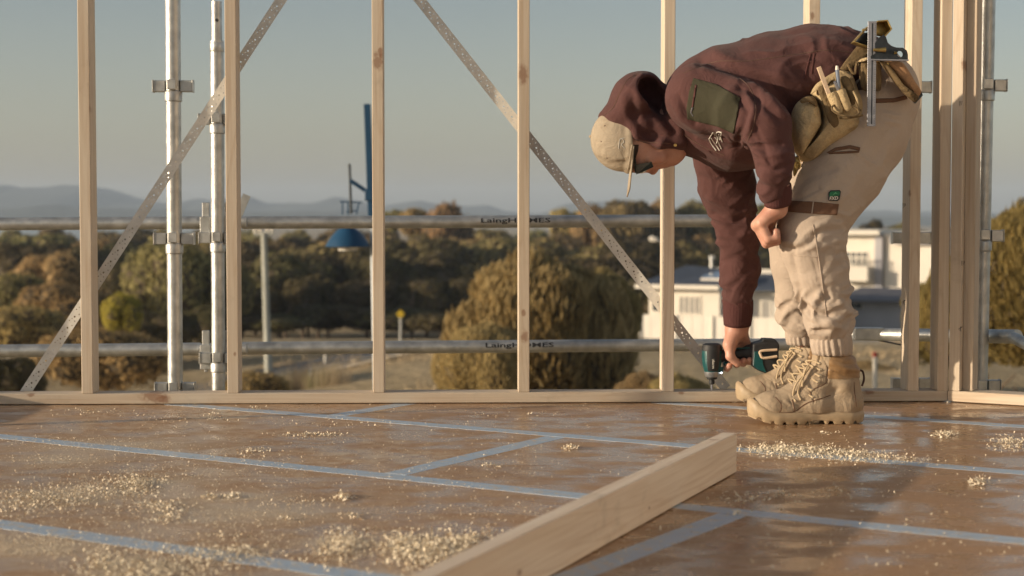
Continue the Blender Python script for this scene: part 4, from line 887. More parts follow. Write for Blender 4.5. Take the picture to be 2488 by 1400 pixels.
M_brn = fabric('brown_canvas', (.15, .085, .055), .15, 700, .3); M_cap = fabric('faded_sand_cap', (.36, .30, .225), .1, 900, .35, dirt=(.22, .16, .10))
M_suede = fabric('worn_suede', (.46, .35, .20), .25, 260, .6, dirt=(.15, .115, .07)); M_lea = fabric('dark_leather', (.15, .105, .055), .3, 300, .5, dirt=(.06, .045, .03))
M_tan = fabric('tan_leather', (.40, .23, .12), .18, 300, .4, dirt=(.17, .10, .06)); M_belt = plain('dark_belt_leather', (.045, .025, .02), .6, 0, .3, 60)
M_brass = plain('old_brass', (.42, .30, .11), .38, .85, .35, 60, .2, 200, rvar=.1); M_blk = plain('blackened_cast_metal', (.035, .042, .05), .4, .6, .3, 60, .2, 200)
M_steel = plain('satin_steel', (.30, .31, .35), .42, .6, .1, 80); M_boot = fabric('sand_nubuck', (.37, .29, .205), .10, 800, .35, dirt=(.30, .21, .12)); M_sole = plain('sand_rubber', (.37, .275, .17), .55, 0, .12, 50, .15, 300)
M_collar = plain('smooth_tan_leather', (.27, .165, .08), .42, 0, .15, 60, .15, 300); M_lace = fabric('sand_lace', (.50, .39, .25), .1, 1500, .3); M_stitch = plain('stitch_line', (.10, .055, .04), .9); M_white = M_white
M_lens = plain('dark_lens', (.01, .012, .01), .08, 0, .1, 5); M_sock = fabric('black_sock', (.02, .014, .016), .2, 800, .4); M_emb = plain('pale_embroidery', (.60, .58, .52), .85)

M_eye = plain('eyelet_metal', (.50, .44, .34), .35, .5, .1, 60)
def finish(name, V, Q, mat, parent, **k):
    me = bpy.data.meshes.new(name); me.vertices.add(len(V)); me.vertices.foreach_set('co', V.astype(np.float32).ravel())
    me.loops.add(Q.size); me.loops.foreach_set('vertex_index', Q.astype(np.int32).ravel()); me.polygons.add(len(Q))
    me.polygons.foreach_set('loop_start', np.arange(0, Q.size, 4, dtype=np.int32)); me.polygons.foreach_set('use_smooth', np.ones(len(Q), bool)); me.update(calc_edges=True); me.validate()
    me.materials.append(mat); o = bpy.data.objects.new(name, me); link(o, parent)
    if parent is not None: o.matrix_parent_inverse = Matrix.Translation(-Vector(parent.location))
    return tag(o, **k)
def relax(V, Q, it=2, lam=.5):
    E = np.concatenate([Q[:, [0, 1]], Q[:, [1, 2]], Q[:, [2, 3]], Q[:, [3, 0]]])
    deg = np.zeros(len(V)); np.add.at(deg, E[:, 0], 1); np.add.at(deg, E[:, 1], 1)
    for _ in range(it):
        S = np.zeros_like(V); np.add.at(S, E[:, 0], V[E[:, 1]]); np.add.at(S, E[:, 1], V[E[:, 0]]); V = V + lam * (S / deg[:, None] - V)
    return V
def bounds(u0, u1, v0, v1, Y0, Y1):
    P = [W(u, v, Y) for u in (u0, u1) for v in (v0, v1) for Y in (Y0, Y1)]
    return [min(p[i] for p in P) for i in range(3)], [max(p[i] for p in P) for i in range(3)]
def bvh_of(V, Q): return BVHTree.FromPolygons([tuple(v) for v in V], [tuple(map(int, q)) for q in Q])

YC = 4.80
person = empty('person', (W(2010, 1035, 4.8).x, 4.8, 0), label='worker in a burgundy hoodie bending down to drive a screw into the bottom plate', cat='person')

# ---------------- body (one continuous surface: head, trunk, arms, hands, legs)
S = SDF(*bounds(1425, 2250, 60, 985, 4.35, 5.28), .0030)
# skull and jaw, face turned down
Yh = 4.77
S.cone(W(1512, 338, Yh), W(1538, 340, Yh), R(70, Yh), R(74, Yh), .02, .80)
S.cone(W(1560, 345, Yh), W(1610, 350, Yh), R(62, Yh), R(50, Yh), .03, .80)
S.cone(W(1560, 372, Yh), W(1608, 374, Yh), R(38, Yh), R(30, Yh), .03, 1.15)
S.cone(W(1600, 366, Yh), W(1642, 374, Yh), R(34, Yh), R(17, Yh), .025, 1.0)           # chin
S.cone(W(1640, 345, Yh), W(1646, 372, Yh), R(22, Yh), R(15, Yh), .02, 1.7)           # jaw line
S.cone(W(1553, 396, Yh), W(1556, 398, Yh), R(22, Yh), R(20, Yh), .015, 1.9)            # brow
S.cone(W(1570, 402, Yh), W(1586, 417, Yh), R(8, Yh), R(8.5, Yh), .012, .9)             # nose bridge to tip
S.cone(W(1590, 412, Yh), W(1591, 412, Yh), R(8, Yh), R(7, Yh), .008, 1.5)              # nostrils
S.cone(W(1606, 402, Yh), W(1608, 402, Yh), R(6, Yh), R(6, Yh), .007, 2.6); S.cone(W(1618, 399, Yh), W(1619, 399, Yh), R(6, Yh), R(6, Yh), .007, 2.2)   # lips
S.cone(W(1637, 392, Yh), W(1640, 388, Yh), R(9, Yh), R(9, Yh), .012, 1.3)
S.cone(W(1575, 390, Yh - .05), W(1576, 392, Yh - .05), R(9, Yh), R(9, Yh), .012, 1.2, sub=True)    # eye hollow
S.cone(W(1606, 382, Yh - .05), W(1585, 385, Yh - .052), R(14, Yh), R(13, Yh), .02, .7)              # cheek
S.chain([(1600, 335, 4.78, 46), (1690, 285, 4.8, 52)], .03)
# trunk
for a in ([(1690, 280, 4.8, 80), (1760, 262, 4.8, 98), (1860, 222, 4.8, 98), (1980, 195, 4.8, 92), (2090, 190, 4.8, 84), (2130, 225, 4.8, 84)],): S.chain(a, .04, 1.35)
S.chain([(1705, 245, 4.64, 56), (1790, 264, 4.56, 46), (1862, 305, 4.48, 36), (1884, 390, 4.47, 30), (1890, 470, 4.51, 27), (1889, 508, 4.52, 25)], .025)
S.chain([(1745, 320, 4.98, 56), (1775, 470, 5.04, 44), (1792, 590, 5.08, 36), (1795, 700, 5.11, 27), (1792, 775, 5.125, 28), (1790, 805, 5.128, 27)], .025)
S.chain([(2105, 260, 4.69, 84), (2000, 470, 4.63, 68), (1965, 575, 4.60, 54), (1992, 680, 4.60, 46), (2012, 800, 4.61, 32), (2020, 840, 4.62, 28)], .03)
S.chain([(2085, 260, 4.92, 78), (1935, 590, 4.99, 50), (1938, 690, 5.0, 42), (1946, 790, 5.04, 26), (1948, 820, 5.05, 24)], .03)
# left hand: a loose fist resting against the knee
Wl = W(1889, 503, 4.52); m4 = [((1846, 550), (1868, 589), (1891, 582), (1889, 566), 4.572), ((1840, 548), (1862, 592), (1887, 586), (1886, 568), 4.552), ((1842, 546), (1862, 590), (1885, 585), (1885, 568), 4.531), ((1850, 542), (1866, 582), (1886, 578), (1886, 563), 4.512)]
for i, (a, b, c_, d_, Y) in enumerate(m4):
    r0 = [12.2, 12.6, 12.2, 11.4][i]
    S.cone(W(1886 + (i - 1.5) * .5, 506, 4.53 + (Y - 4.54) * .5), W(*a, Y), R(21, Y), R(r0 + 3.5, Y), .010)
    S.cone(W(*a, Y), W(*b, Y), R(r0, Y), R(r0 - .8, Y), .003); S.cone(W(*b, Y), W(*c_, Y), R(r0 - .8, Y), R(r0 - 1.6, Y), .0025); S.cone(W(*c_, Y), W(*d_, Y), R(r0 - 1.6, Y), R(r0 - 2.2, Y), .0025)
S.cone(W(1880, 520, 4.565), W(1872, 552, 4.598), R(14, 4.6), R(11, 4.6), .010); S.cone(W(1872, 552, 4.598), W(1884, 574, 4.602), R(11, 4.6), R(9.5, 4.6), .003); S.cone(W(1884, 574, 4.602), W(1892, 588, 4.59), R(9.5, 4.6), R(8, 4.6), .003)
# right hand: fingers behind the grip curling under it, thumb across the front
Yd = 5.12
for i, (um, up_, ud, ut) in enumerate([(1770, 1764, 1766, 1772), (1786, 1788, 1790, 1791), (1801, 1804, 1806, 1807), (1815, 1819, 1821, 1822)]):
    r0 = [10.2, 10.4, 10, 9][i]; lo = [12, 2, 0, -3][i]
    S.cone(W(1784 + i * 4, 800, Yd + .012), W(um, 842, Yd + .036), R(19, Yd), R(r0 + 3, Yd), .009)
    S.cone(W(um, 842, Yd + .036), W(up_, 872 + lo, Yd + .034), R(r0, Yd), R(r0 - .8, Yd), .003); S.cone(W(up_, 872 + lo, Yd + .034), W(ud, 883 + lo, Yd + .008), R(r0 - .8, Yd), R(r0 - 1.4, Yd), .0025)
    S.cone(W(ud, 883 + lo, Yd + .008), W(ut, 877 + lo, Yd - .016), R(r0 - 1.4, Yd), R(r0 - 2, Yd), .0025)
S.cone(W(1786, 803, Yd), W(1773, 838, Yd - .020), R(22, Yd), R(17, Yd), .010); S.cone(W(1773, 838, Yd - .020), W(1774, 866, Yd - .030), R(14, Yd), R(11, Yd), .008); S.cone(W(1774, 866, Yd - .030), W(1792, 884, Yd - .026), R(11, Yd), R(8.5, Yd), .004)
V, Q = S.mesh(); V = relax(V, Q, 1, .4)
u_, v_ = proj(V)
V = folds(V, Q, [([(1604, 402), (1607, 397), (1610, 393)], .0, 2), ([(1612, 404), (1613, 396), (1610, 388)], -1.8, 2.2), ([(1594, 404), (1604, 392)], -1.0, 3)])
body = finish('body', V, Q, M_skin, person); head_bvh = bvh_of(V, Q)

patch(head_bvh, [(1536, 352), (1552, 352), (1550, 368), (1545, 384), (1540, 398), (1536, 398)], .0015, 'hair', plain('dark_brown_hair', (.05, .03, .02), .8, 0, .3, 200, .5, 600), body, 3, .003)
# ---------------- trousers
S = SDF(*bounds(1825, 2255, 70, 890, 4.38, 5.22), .0045)
S.chain([(2105, 196, 4.8, 86), (2122, 220, 4.8, 94), (2126, 250, 4.8, 100)], .03, 1.5)
S.chain([(2133, 228, 4.70, 98), (2095, 320, 4.68, 108), (2040, 420, 4.65, 101), (2001, 478, 4.63, 93), (1967, 560, 4.60, 76), (1972, 600, 4.595, 73), (1992, 670, 4.60, 66), (2003, 735, 4.605, 55), (2010, 775, 4.61, 54), (2018, 808, 4.615, 47)], .02)
S.chain([(2110, 240, 4.90, 92), (2010, 430, 4.95, 86), (1940, 580, 4.99, 72), (1936, 640, 4.99, 61), (1937, 700, 5.0, 50), (1942, 745, 5.02, 45), (1944, 770, 5.03, 47), (1946, 800, 5.04, 37)], .02)
# bunched cloth above the elastic
S.cone(W(1995, 792, 4.6), W(2045, 795, 4.62), R(32, 4.6), R(30, 4.6), .012); S.cone(W(1926, 782, 5.03), W(1958, 786, 5.04), R(25, 5), R(24, 5), .012)
V, Q = S.mesh(); V = relax(V, Q, 2)
P_ = lambda u, v, Y: W(u, v, Y)
V = wrinkle(V, Q, P_(1990, 640, 4.6), P_(2015, 800, 4.61), .105, .020, 26, 5, .35, 1.1, 2.5)
V = wrinkle(V, Q, P_(1937, 640, 5.0), P_(1946, 800, 5.04), .095, .018, 26, 8, .45, 1.1, 2.5)
V = wrinkle(V, Q, P_(2010, 470, 4.63), P_(1968, 640, 4.6), .13, .013, 20, 12, .1, .95, 2)
V = wrinkle(V, Q, P_(2150, 180, 4.7), P_(2020, 470, 4.63), .17, .013, 15, 15, .1, .95, 2.4)
V = wrinkle(V, Q, P_(1990, 560, 4.6), P_(2005, 740, 4.61), .105, .009, 16, 31, .05, .7, 3)
V = folds(V, Q, [([(1915, 510), (1960, 480), (2000, 465)], 5, 8), ([(1935, 492), (1975, 467), (1990, 460)], -4, 6), ([(1895, 600), (1930, 607), (1962, 598), (1985, 570)], -8, 7), ([(1900, 585), (1940, 590), (1975, 560), (2030, 520)], 6, 9), ([(1960, 575), (1985, 562), (2040, 560)], -5, 6), ([(2035, 585), (1995, 600), (1965, 600)], 5, 8),
                 ([(1970, 610), (1990, 680), (2010, 760)], -2.2, 3), ([(1955, 720), (1980, 745), (2010, 752), (2045, 735)], 8, 8), ([(1955, 740), (1985, 762), (2020, 768)], -8, 6), ([(1960, 762), (1990, 785), (2040, 775)], 8, 7), ([(1990, 720), (2010, 740), (2025, 725), (2018, 705)], 6, 6), ([(1975, 795), (2020, 790), (2055, 800)], 6, 6), ([(1970, 805), (2010, 803)], -6, 5),
                 ([(1900, 770), (1925, 750), (1945, 742)], 7, 7), ([(1895, 745), (1920, 735)], -5, 6), ([(1925, 620), (1940, 690), (1955, 760)], -6, 8), ([(2090, 500), (2050, 540), (2010, 545)], 4, 8), ([(2060, 470), (2020, 500), (1980, 520)], 4, 9), ([(2110, 330), (2060, 400), (2010, 450)], 2.5, 12), ([(2170, 300), (2120, 400), (2080, 470)], -3, 12), ([(1925, 440), (1960, 400), (2010, 380)], 3, 9), ([(1922, 470), (1965, 430), (2030, 410)], -3, 8),
                 ([(2040, 700), (2058, 690)], 6, 7), ([(2040, 660), (2060, 650)], 5, 7), ([(2035, 620), (2050, 612)], -5, 6)])
V = relax(V, Q, 1, .4)
trs = finish('trousers', V, Q, M_trs, person); tb = bvh_of(V, Q)
patch(tb, [(1921, 488), (1975, 490), (2038, 496), (2034, 523), (1960, 518), (1908, 514)], .0025, 'knee_reinforcement', M_brn, trs)
patch(tb, [(1975, 490), (1978, 490), (1974, 519), (1971, 519)], .0045, 'seam', M_trs, trs, thick=.001)
patch(tb, [(2009, 371), (2030, 359), (2065, 353), (2090, 358), (2089, 366), (2064, 361), (2032, 366), (2013, 372)], .003, 'pocket_piping', M_brn, trs); patch(tb, [(2013, 370), (2050, 368), (2088, 366), (2087, 371), (2050, 373), (2014, 374)], .003, 'pocket_piping', M_brn, trs)
patch(tb, [(2128, 240), (2170, 239), (2203, 231), (2204, 241), (2172, 249), (2128, 250)], .003, 'waistband', M_brn, trs)
for k, pl in enumerate([[(1975, 545), (1985, 600), (1994, 660), (2002, 720), (2008, 770)], [(1925, 620), (1990, 625)], [(2045, 330), (2090, 300)]]):
    D_ = drape(tb, [tuple(p)[:2] for p in catmull([(a, b, 0) for a, b in pl], False, 6)], .0012); D_ = [d for d in D_ if d is not None]
    if len(D_) > 2: MB().tube(D_, .0016, 6).build('seam', M_trs, trs, True)
lp = patch(tb, [(2013, 468), (2018, 463), (2040, 462), (2043, 466), (2040, 484), (2035, 489), (2014, 488), (2012, 484)], .0035, 'label_patch', M_dark, trs)
patch(tb, [(2016, 469), (2020, 465.5), (2038, 464.5), (2041, 467), (2039, 476), (2015, 477)], .0052, 'green_field', plain('patch_green', (.02, .16, .07), .7), lp, 3, .001)
def lay_text(s, pts4, bvh, off, mat, par, name='lettering'):
    """lettering draped into the photo quad p00,p10,p01 (origin, end of baseline, top of first letter)"""
    V_, F_ = text_mesh(s, 1, 1, False); o_, x_, y_ = [Vector((*p, 0)) for p in pts4]; uv = [(o_ + (x_ - o_) * p.x + (y_ - o_) * p.y) for p in V_]
    D_ = drape(bvh, [(p.x, p.y) for p in uv], off); F_ = [f for f in F_ if all(D_[i] is not None for i in f)]; D_ = [d or Vector((0, 0, 0)) for d in D_]
    us = sorted({i for f in F_ for i in f}); mp = {j: i for i, j in enumerate(us)}
    return raw(name, [D_[j] for j in us], [tuple(mp[i] for i in f) for f in F_], mat, par, False)
lay_text('FXD', [(2015.5, 486.5), (2036, 485.5), (2016.5, 478)], tb, .0058, M_white, lp); patch(tb, [(2023, 474), (2030, 467), (2036, 472), (2031, 470)], .0062, 'emblem', plain('patch_light_green', (.12, .42, .2), .7), lp, 3, .0008)
# elastic ankle cuffs with gathers
def elastic(c0, c1, r0, r1, ng_, par, mat, name):
    c0, c1 = Vector(c0), Vector(c1); V = []; n = 120; rows = 9
    for j in range(rows):
        t = j / (rows - 1); c = c0.lerp(c1, t); r = r0 + (r1 - r0) * t + .004 * math.sin(t * PI)
        for k in range(n):
            a = 2 * PI * k / n; rr = r + .0019 * math.sin(a * ng_ + 1.5 * math.sin(3 * a) + .6 * math.sin(t * 5 + a * 4)) * (.4 + .9 * math.sin(min(1, t * 1.3) * PI / 2)) + .001 * math.sin(a * 57)
            V.append(c + Vector((math.cos(a) * rr, math.sin(a) * rr, 0)))
    V += [c1 + (v - c1) * .9 for v in V[-n:]]; rows += 1
    F = [(j * n + k, j * n + (k + 1) % n, (j + 1) * n + (k + 1) % n, (j + 1) * n + k) for j in range(rows - 1) for k in range(n)]
    return raw(name, V, F, mat, par, True)
elastic(W(2017, 800, 4.615), W(2022, 862, 4.62), R(46, 4.6), R(46, 4.6), 19, trs, M_trs, 'ankle_cuff'); elastic(W(1946, 788, 5.04), W(1949, 838, 5.05), R(36, 5), R(36, 5), 16, trs, M_trs, 'ankle_cuff')

# ---------------- hoodie
S = SDF(*bounds(1580, 2150, 55, 800, 4.30, 5.22), .0045)
S.chain([(2092, 184, 4.8, 97), (2040, 184, 4.8, 108), (1975, 184, 4.8, 113), (1860, 213, 4.8, 119), (1755, 240, 4.8, 122), (1716, 248, 4.8, 105)], .03, 1.42)
S.chain([(1835, 300, 4.8, 108), (1770, 302, 4.8, 108), (1705, 300, 4.8, 78)], .04, 1.35)
S.chain([(1690, 282, 4.79, 74), (1652, 312, 4.785, 56)], .04, 1.15)
S.chain([(1702, 238, 4.64, 86), (1790, 262, 4.565, 67), (1862, 304, 4.49, 58), (1882, 390, 4.475, 45), (1887, 458, 4.505, 36)], .018)
S.chain([(1745, 325, 4.98, 76), (1768, 450, 5.03, 64), (1790, 560, 5.07, 50), (1795, 650, 5.095, 44), (1793, 735, 5.115, 36)], .02)
V, Q = S.mesh(); V = relax(V, Q, 2)
V = wrinkle(V, Q, P_(1840, 280, 4.5), P_(1888, 470, 4.50), .085, .024, 22, 21, .05, 1.1, 2.0)
V = wrinkle(V, Q, P_(1700, 240, 4.62), P_(1862, 304, 4.49), .115, .014, 16, 23, .45, 1.0, 2.0)
V = wrinkle(V, Q, P_(1752, 380, 5.0), P_(1795, 740, 5.115), .115, .012, 30, 25, .05, 1.05, 2.4)
V = wrinkle(V, Q, P_(1800, 160, 4.7), P_(2090, 150, 4.7), .30, .010, 9, 27, .0, 1.0, 2.4)
V = folds(V, Q, [([(1705, 150), (1780, 170), (1870, 200), (1925, 262)], -13, 15), ([(1712, 165), (1770, 186), (1830, 215), (1870, 250)], 8, 13), ([(1740, 130), (1810, 165), (1900, 190), (1960, 215)], 7, 14), ([(1800, 212), (1850, 245), (1895, 290)], -9, 9), ([(1830, 208), (1870, 236), (1906, 280)], 7, 9),
                 ([(1795, 240), (1815, 270), (1800, 320), (1792, 350)], -9, 7), ([(1812, 225), (1832, 262), (1820, 320), (1805, 350)], 7, 7), ([(1830, 300), (1850, 340), (1870, 400)], -5, 7), ([(1818, 330), (1850, 352), (1900, 350)], -7, 7), ([(1830, 368), (1860, 380), (1915, 372)], 6, 7), ([(1842, 405), (1880, 415), (1920, 400)], -6, 7), ([(1850, 436), (1885, 446), (1920, 430)], 6, 7),
                 ([(1620, 260), (1640, 300), (1690, 340), (1760, 365)], -7, 8), ([(1630, 240), (1660, 290), (1710, 325), (1780, 345)], 7, 9), ([(1650, 235), (1668, 270), (1690, 298)], -6, 6), ([(1690, 345), (1750, 380), (1820, 395)], 5, 9), ([(1960, 130), (2000, 160), (1990, 230)], -4, 9), ([(1930, 270), (1980, 230), (2040, 210)], 5, 12), ([(1985, 250), (2020, 215), (2060, 190)], -4, 8), ([(2000, 280), (2040, 240), (2080, 210)], 4, 8),
                 ([(1700, 430), (1760, 450), (1815, 430)], -5, 9), ([(1720, 480), (1770, 500), (1825, 470)], 6, 8), ([(1735, 520), (1780, 545), (1830, 515)], -6, 8), ([(1745, 570), (1790, 580), (1835, 560)], 6, 8), ([(1750, 640), (1800, 620), (1838, 640)], -5, 9), ([(1760, 690), (1800, 670), (1835, 690)], 4, 8)])
V = relax(V, Q, 1, .3)
hoodie = finish('hoodie', V, Q, M_hood, person); hb = bvh_of(V, Q)
pk = patch(hb, [(1685, 190), (1740, 205), (1798, 238), (1790, 282), (1782, 325), (1745, 308), (1700, 297), (1670, 290), (1668, 265), (1675, 222)], .004, 'sleeve_pocket', M_olive, hoodie)
patch(hb, [(1689, 206), (1693, 207), (1684, 260), (1680, 262)], .0065, 'zip', M_cuff, pk, thick=.001)
MB().tube([d for d in drape(hb, [(1682, 262), (1679, 274), (1684, 282)], .008) if d], .0022, 6).build('zip_pull', M_steel, pk, True)
for name, pl, rr_ in (('seam', [(1660, 178), (1740, 150), (1820, 148), (1950, 130), (2010, 122), (2070, 128)], .0013), ('seam', [(1955, 192), (1962, 160), (1970, 130)], .0022), ('seam', [(1972, 180), (1975, 155), (1979, 130)], .0022), ('seam', [(1770, 175), (1815, 205), (1835, 250), (1832, 300), (1815, 345)], .0013), ('seam', [(1618, 262), (1650, 315), (1700, 352), (1760, 378)], .0015)):
    D_ = [d for d in drape(hb, [tuple(p)[:2] for p in catmull([(a, b, 0) for a, b in pl], False, 8)], .0002) if d is not None]
    MB().tube(D_, rr_, 6).build(name, M_cuff if rr_ > .002 else M_stitch, hoodie, True)
# chest emblem: a peak drawn in pale thread with a word under it
def stitched(pl, bvh, par, r=.0016, mat=None, name='chest_emblem', off=.0012, k=4):
    D_ = [d for d in drape(bvh, [tuple(p)[:2] for p in catmull([(a, b, 0) for a, b in pl], False, k)], off) if d is not None]; return MB().tube(D_, r, 5).build(name, mat or M_emb, par, True)
for pl in ([(1723, 338), (1733, 322), (1737, 330), (1743, 321), (1753, 322)], [(1723, 338), (1730, 352), (1740, 366)], [(1728, 336), (1738, 350), (1748, 366)], [(1740, 326), (1744, 338), (1741, 348)], [(1753, 322), (1751, 334), (1755, 345)], [(1737, 334), (1746, 346), (1753, 362)], [(1746, 326), (1749, 340)]): stitched(pl, hb, hoodie)
def ribcuff(c0, c1, r0, r1, par, name='cuff'):
    c0, c1 = Vector(c0), Vector(c1); ax = (c1 - c0).normalized(); x = ax.cross(Vector((0, 1, 0))).normalized(); y = ax.cross(x); n = 96; V = []; rows = 8
    for j in range(rows):
        t = j / (rows - 1); rr = (r0 + (r1 - r0) * t) * (1 + .05 * math.sin(t * PI))
        for k in range(n):
            a = 2 * PI * k / n; q = rr + .0006 * math.sin(a * 32) + .0012 * math.sin(3 * a + 2 * t); V.append(c0.lerp(c1, t) + (x * math.cos(a) + y * math.sin(a)) * q)
    V += [c1 + (v - c1) * .8 for v in V[-n:]]; rows += 1
    F = [(j * n + k, j * n + (k + 1) % n, (j + 1) * n + (k + 1) % n, (j + 1) * n + k) for j in range(rows - 1) for k in range(n)]; return raw(name, V, F, M_cuff, par, True)
ribcuff(W(1886, 448, 4.50), W(1889, 498, 4.517), R(35, 4.5), R(32, 4.5), hoodie); ribcuff(W(1793, 728, 5.112), W(1791, 790, 5.126), R(36.5, 5.1), R(33, 5.1), hoodie)
# ---------------- hood, fallen forward over the back of the head
S = SDF(*bounds(1435, 1720, 160, 400, 4.52, 5.06), .0038)
S.chain([(1466, 285, 4.78, 13), (1500, 278, 4.78, 34), (1538, 240, 4.78, 52), (1552, 225, 4.78, 46)], .02, 2.15)
S.chain([(1500, 290, 4.78, 30), (1545, 305, 4.78, 42)], .02, 2.1); S.chain([(1545, 308, 4.78, 42), (1640, 318, 4.78, 46)], .02, 1.7)
S.chain([(1562, 226, 4.78, 48), (1600, 262, 4.79, 54), (1660, 300, 4.79, 64)], .015, 1.12)
S.cone(W(1538, 210, 4.78), W(1572, 206, 4.78), R(22, 4.8), R(22, 4.8), .03, 2.4)
S.chain([(1545, 338, 4.74, 14), (1600, 352, 4.745, 14), (1655, 350, 4.76, 16)], .02, 3.4)
S.cone(W(1578, 217, 4.695), W(1606, 246, 4.70), R(33, 4.7), R(31, 4.7), .008, 2.3, sub=True)                 # hollow between the hood and the collar
S.cone(W(1500, 365, 4.77), W(1620, 392, 4.77), R(56, 4.7), R(40, 4.7), .008, 1.45, sub=True)                # room for the head
V, Q = S.mesh(); V = relax(V, Q, 2)
V = folds(V, Q, [([(1455, 286), (1490, 262), (1510, 225), (1545, 182)], -2.5, 4), ([(1466, 290), (1505, 325), (1560, 345), (1640, 352)], -1.6, 3), ([(1532, 230), (1540, 275), (1562, 320), (1590, 342)], -10, 13), ([(1516, 240), (1522, 280), (1545, 322)], 6, 12), ([(1575, 250), (1590, 290), (1620, 325)], 6, 11), ([(1606, 240), (1612, 280), (1640, 318)], -7, 9), ([(1560, 185), (1572, 200), (1570, 225)], 5, 6)])
hood = finish('hood', relax(V, Q, 1, .3), Q, M_hood, hoodie)
hdb = bvh_of(V, Q)
stitched_pl = [([(1458, 287), (1488, 264), (1505, 228), (1526, 193), (1550, 181)], .0014), ([(1466, 296), (1505, 326), (1560, 344), (1630, 349)], .0012)]
for pl, rr_ in stitched_pl:
    D_ = [d for d in drape(hdb, [tuple(p)[:2] for p in catmull([(a, b, 0) for a, b in pl], False, 6)], .0002) if d is not None]
    if len(D_) > 2: MB().tube(D_, rr_, 6).build('seam', M_stitch, hood, True)
MB().tube([W(1640, 353, 4.655), W(1641, 353, 4.650)], .0042, 12).build('eyelet', M_brass, hood, True)

# ---------------- cap and glasses
cap = empty('cap', (0, 0, 0)); link_ = cap; cap.parent = person; cap.location = Vector(W(1500, 340, Yh)) - Vector(person.location)
bpy.context.view_layer.update()
def under(o, par):
    o.parent = par; o.matrix_parent_inverse = par.matrix_world.inverted(); return o
S = SDF(*bounds(1425, 1560, 240, 435, 4.62, 4.92), .0032)
S.cone(W(1514, 338, Yh), W(1524, 338, Yh), R(79, Yh), R(84, Yh), .02, .84)
c_ = W(1533, 340, Yh); nrm = np.array(W(1660, 334, Yh) - W(1440, 346, Yh)); nrm /= np.linalg.norm(nrm)
sl, X, Yy, Z = S._win(S.lo, S.lo + S.h * S.n); pl_ = (X - c_.x) * nrm[0] + (Yy - c_.y) * nrm[1] + (Z - c_.z) * nrm[2]; S.F = np.maximum(S.F, pl_.astype(np.float32))
V, Q = S.mesh(); V = relax(V, Q, 1, .4)
V = folds(V, Q, [([(1438, 345), (1480, 345), (1530, 342)], -.8, 2.0), ([(1445, 305), (1485, 290), (1532, 292)], -1.6, 4), ([(1447, 385), (1480, 398), (1520, 395)], -3, 7), ([(1470, 372), (1500, 388), (1532, 380)], 2, 6)])
cc = under(finish('cap_crown', V, Q, M_cap, None), cap); cb = bvh_of(V, Q)
for pl in ([(1503, 362), (1506, 340), (1512, 338), (1516, 345), (1510, 352), (1518, 360)], [(1507, 337), (1519, 335)]): under(stitched(pl, cb, None, .0009, M_emb, 'emblem', .0006), cap)
MB().lathe(W(1437, 332, Yh), [(.001, .006), (.006, .004), (.008, 0), (.006, -.004), (.001, -.006)], 12).build('cap_button', M_cap, None, True); under(bpy.context.scene.objects['cap_button'], cap)
for uv in ((1461, 344), (1470, 306), (1475, 384)):
    d_ = drape(cb, [uv], -.0002)[0]
    if d_: under(MB().tube([d_, d_ + Vector((0, -.001, 0))], .0022, 10).build('vent_hole', M_stitch, None, True), cap)
# brim: a curved plate seen edge on
V = []; n = 15; rows = 10; F = []
for j in range(rows):
    t = j / (rows - 1)
    for k in range(n):
        a = -1 + 2 * k / (n - 1); Yb = Yh + a * .085 * math.cos(t * 1.05) ** .5; fwd = (1 - .25 * a * a) * t
        uu = 1531 - 9 * fwd + 8 * a * a * (1 - .45 * t); vv = 400 + 79 * fwd - 46 * abs(a) ** 2.2 * (1 - t)
        V.append(W(uu, vv, Yb))
for j in range(rows - 1):
    for k in range(n - 1): F.append((j * n + k, j * n + k + 1, (j + 1) * n + k + 1, (j + 1) * n + k))
br = raw('brim', V, F, M_cap, None); md = br.modifiers.new('solid', 'SOLIDIFY'); md.thickness = .0035; under(br, cap)
mb = MB(); mb.tube([W(1536, 352, Yh - .092), W(1530, 392, Yh - .080), W(1527, 408, Yh - .06), W(1526, 415, Yh)], .0028, 6); under(mb.build('band_seam', M_cap, None, True), cap)
gl = empty('sunglasses', (0, 0, 0)); gl.parent = person; gl.location = Vector(W(1556, 405, Yh)) - Vector(person.location); bpy.context.view_layer.update()
Yn = Yh - .071
for s_ in (-1, 1):
    Ys = Yh + s_ * .076
    under(MB().bar(W(1540, 362, Ys), W(1545, 420, Yh + s_ * .072), .006, .004).build('temple', M_lens, None, bevel=.001), gl)
    V = []
    for i in range(7):
        for k in range(9):
            a = -1 + 2 * k / 8; b = -1 + 2 * i / 6; V.append(W(1560 + 15 * b * (1 - .25 * a * a) + 2, 419 - 5 * abs(b) ** 2 - (7 if s_ else 0) * (b + .2) * .9 - 1.5 * a * a, Yh + s_ * (.036 + .032 * a * (1 - .12 * b))) + Vector((0, 0, .002 * abs(a))))
    F = [(i * 9 + k, i * 9 + k + 1, (i + 1) * 9 + k + 1, (i + 1) * 9 + k) for i in range(6) for k in range(8)]
    le = raw('lens', V, F, M_lens, None); md = le.modifiers.new('solid', 'SOLIDIFY'); md.thickness = .003; under(le, gl)
    F2 = MB(); F2.tube([W(1545, 418, Yh + s_ * .072), W(1547, 420, Yh + s_ * .036), W(1549, 419, Yh + s_ * .006)], .0022, 6); under(F2.build('frame', M_blk, None, True), gl)
V = [W(1546, 424, Yh - .073), W(1588, 406, Yh - .067), W(1583, 393, Yh - .068), W(1546, 400, Yh - .0755)]
sh_ = raw('lens', V, [(0, 1, 2, 3)], M_lens, None, False); md = sh_.modifiers.new('solid', 'SOLIDIFY'); md.thickness = .002; under(sh_, gl)

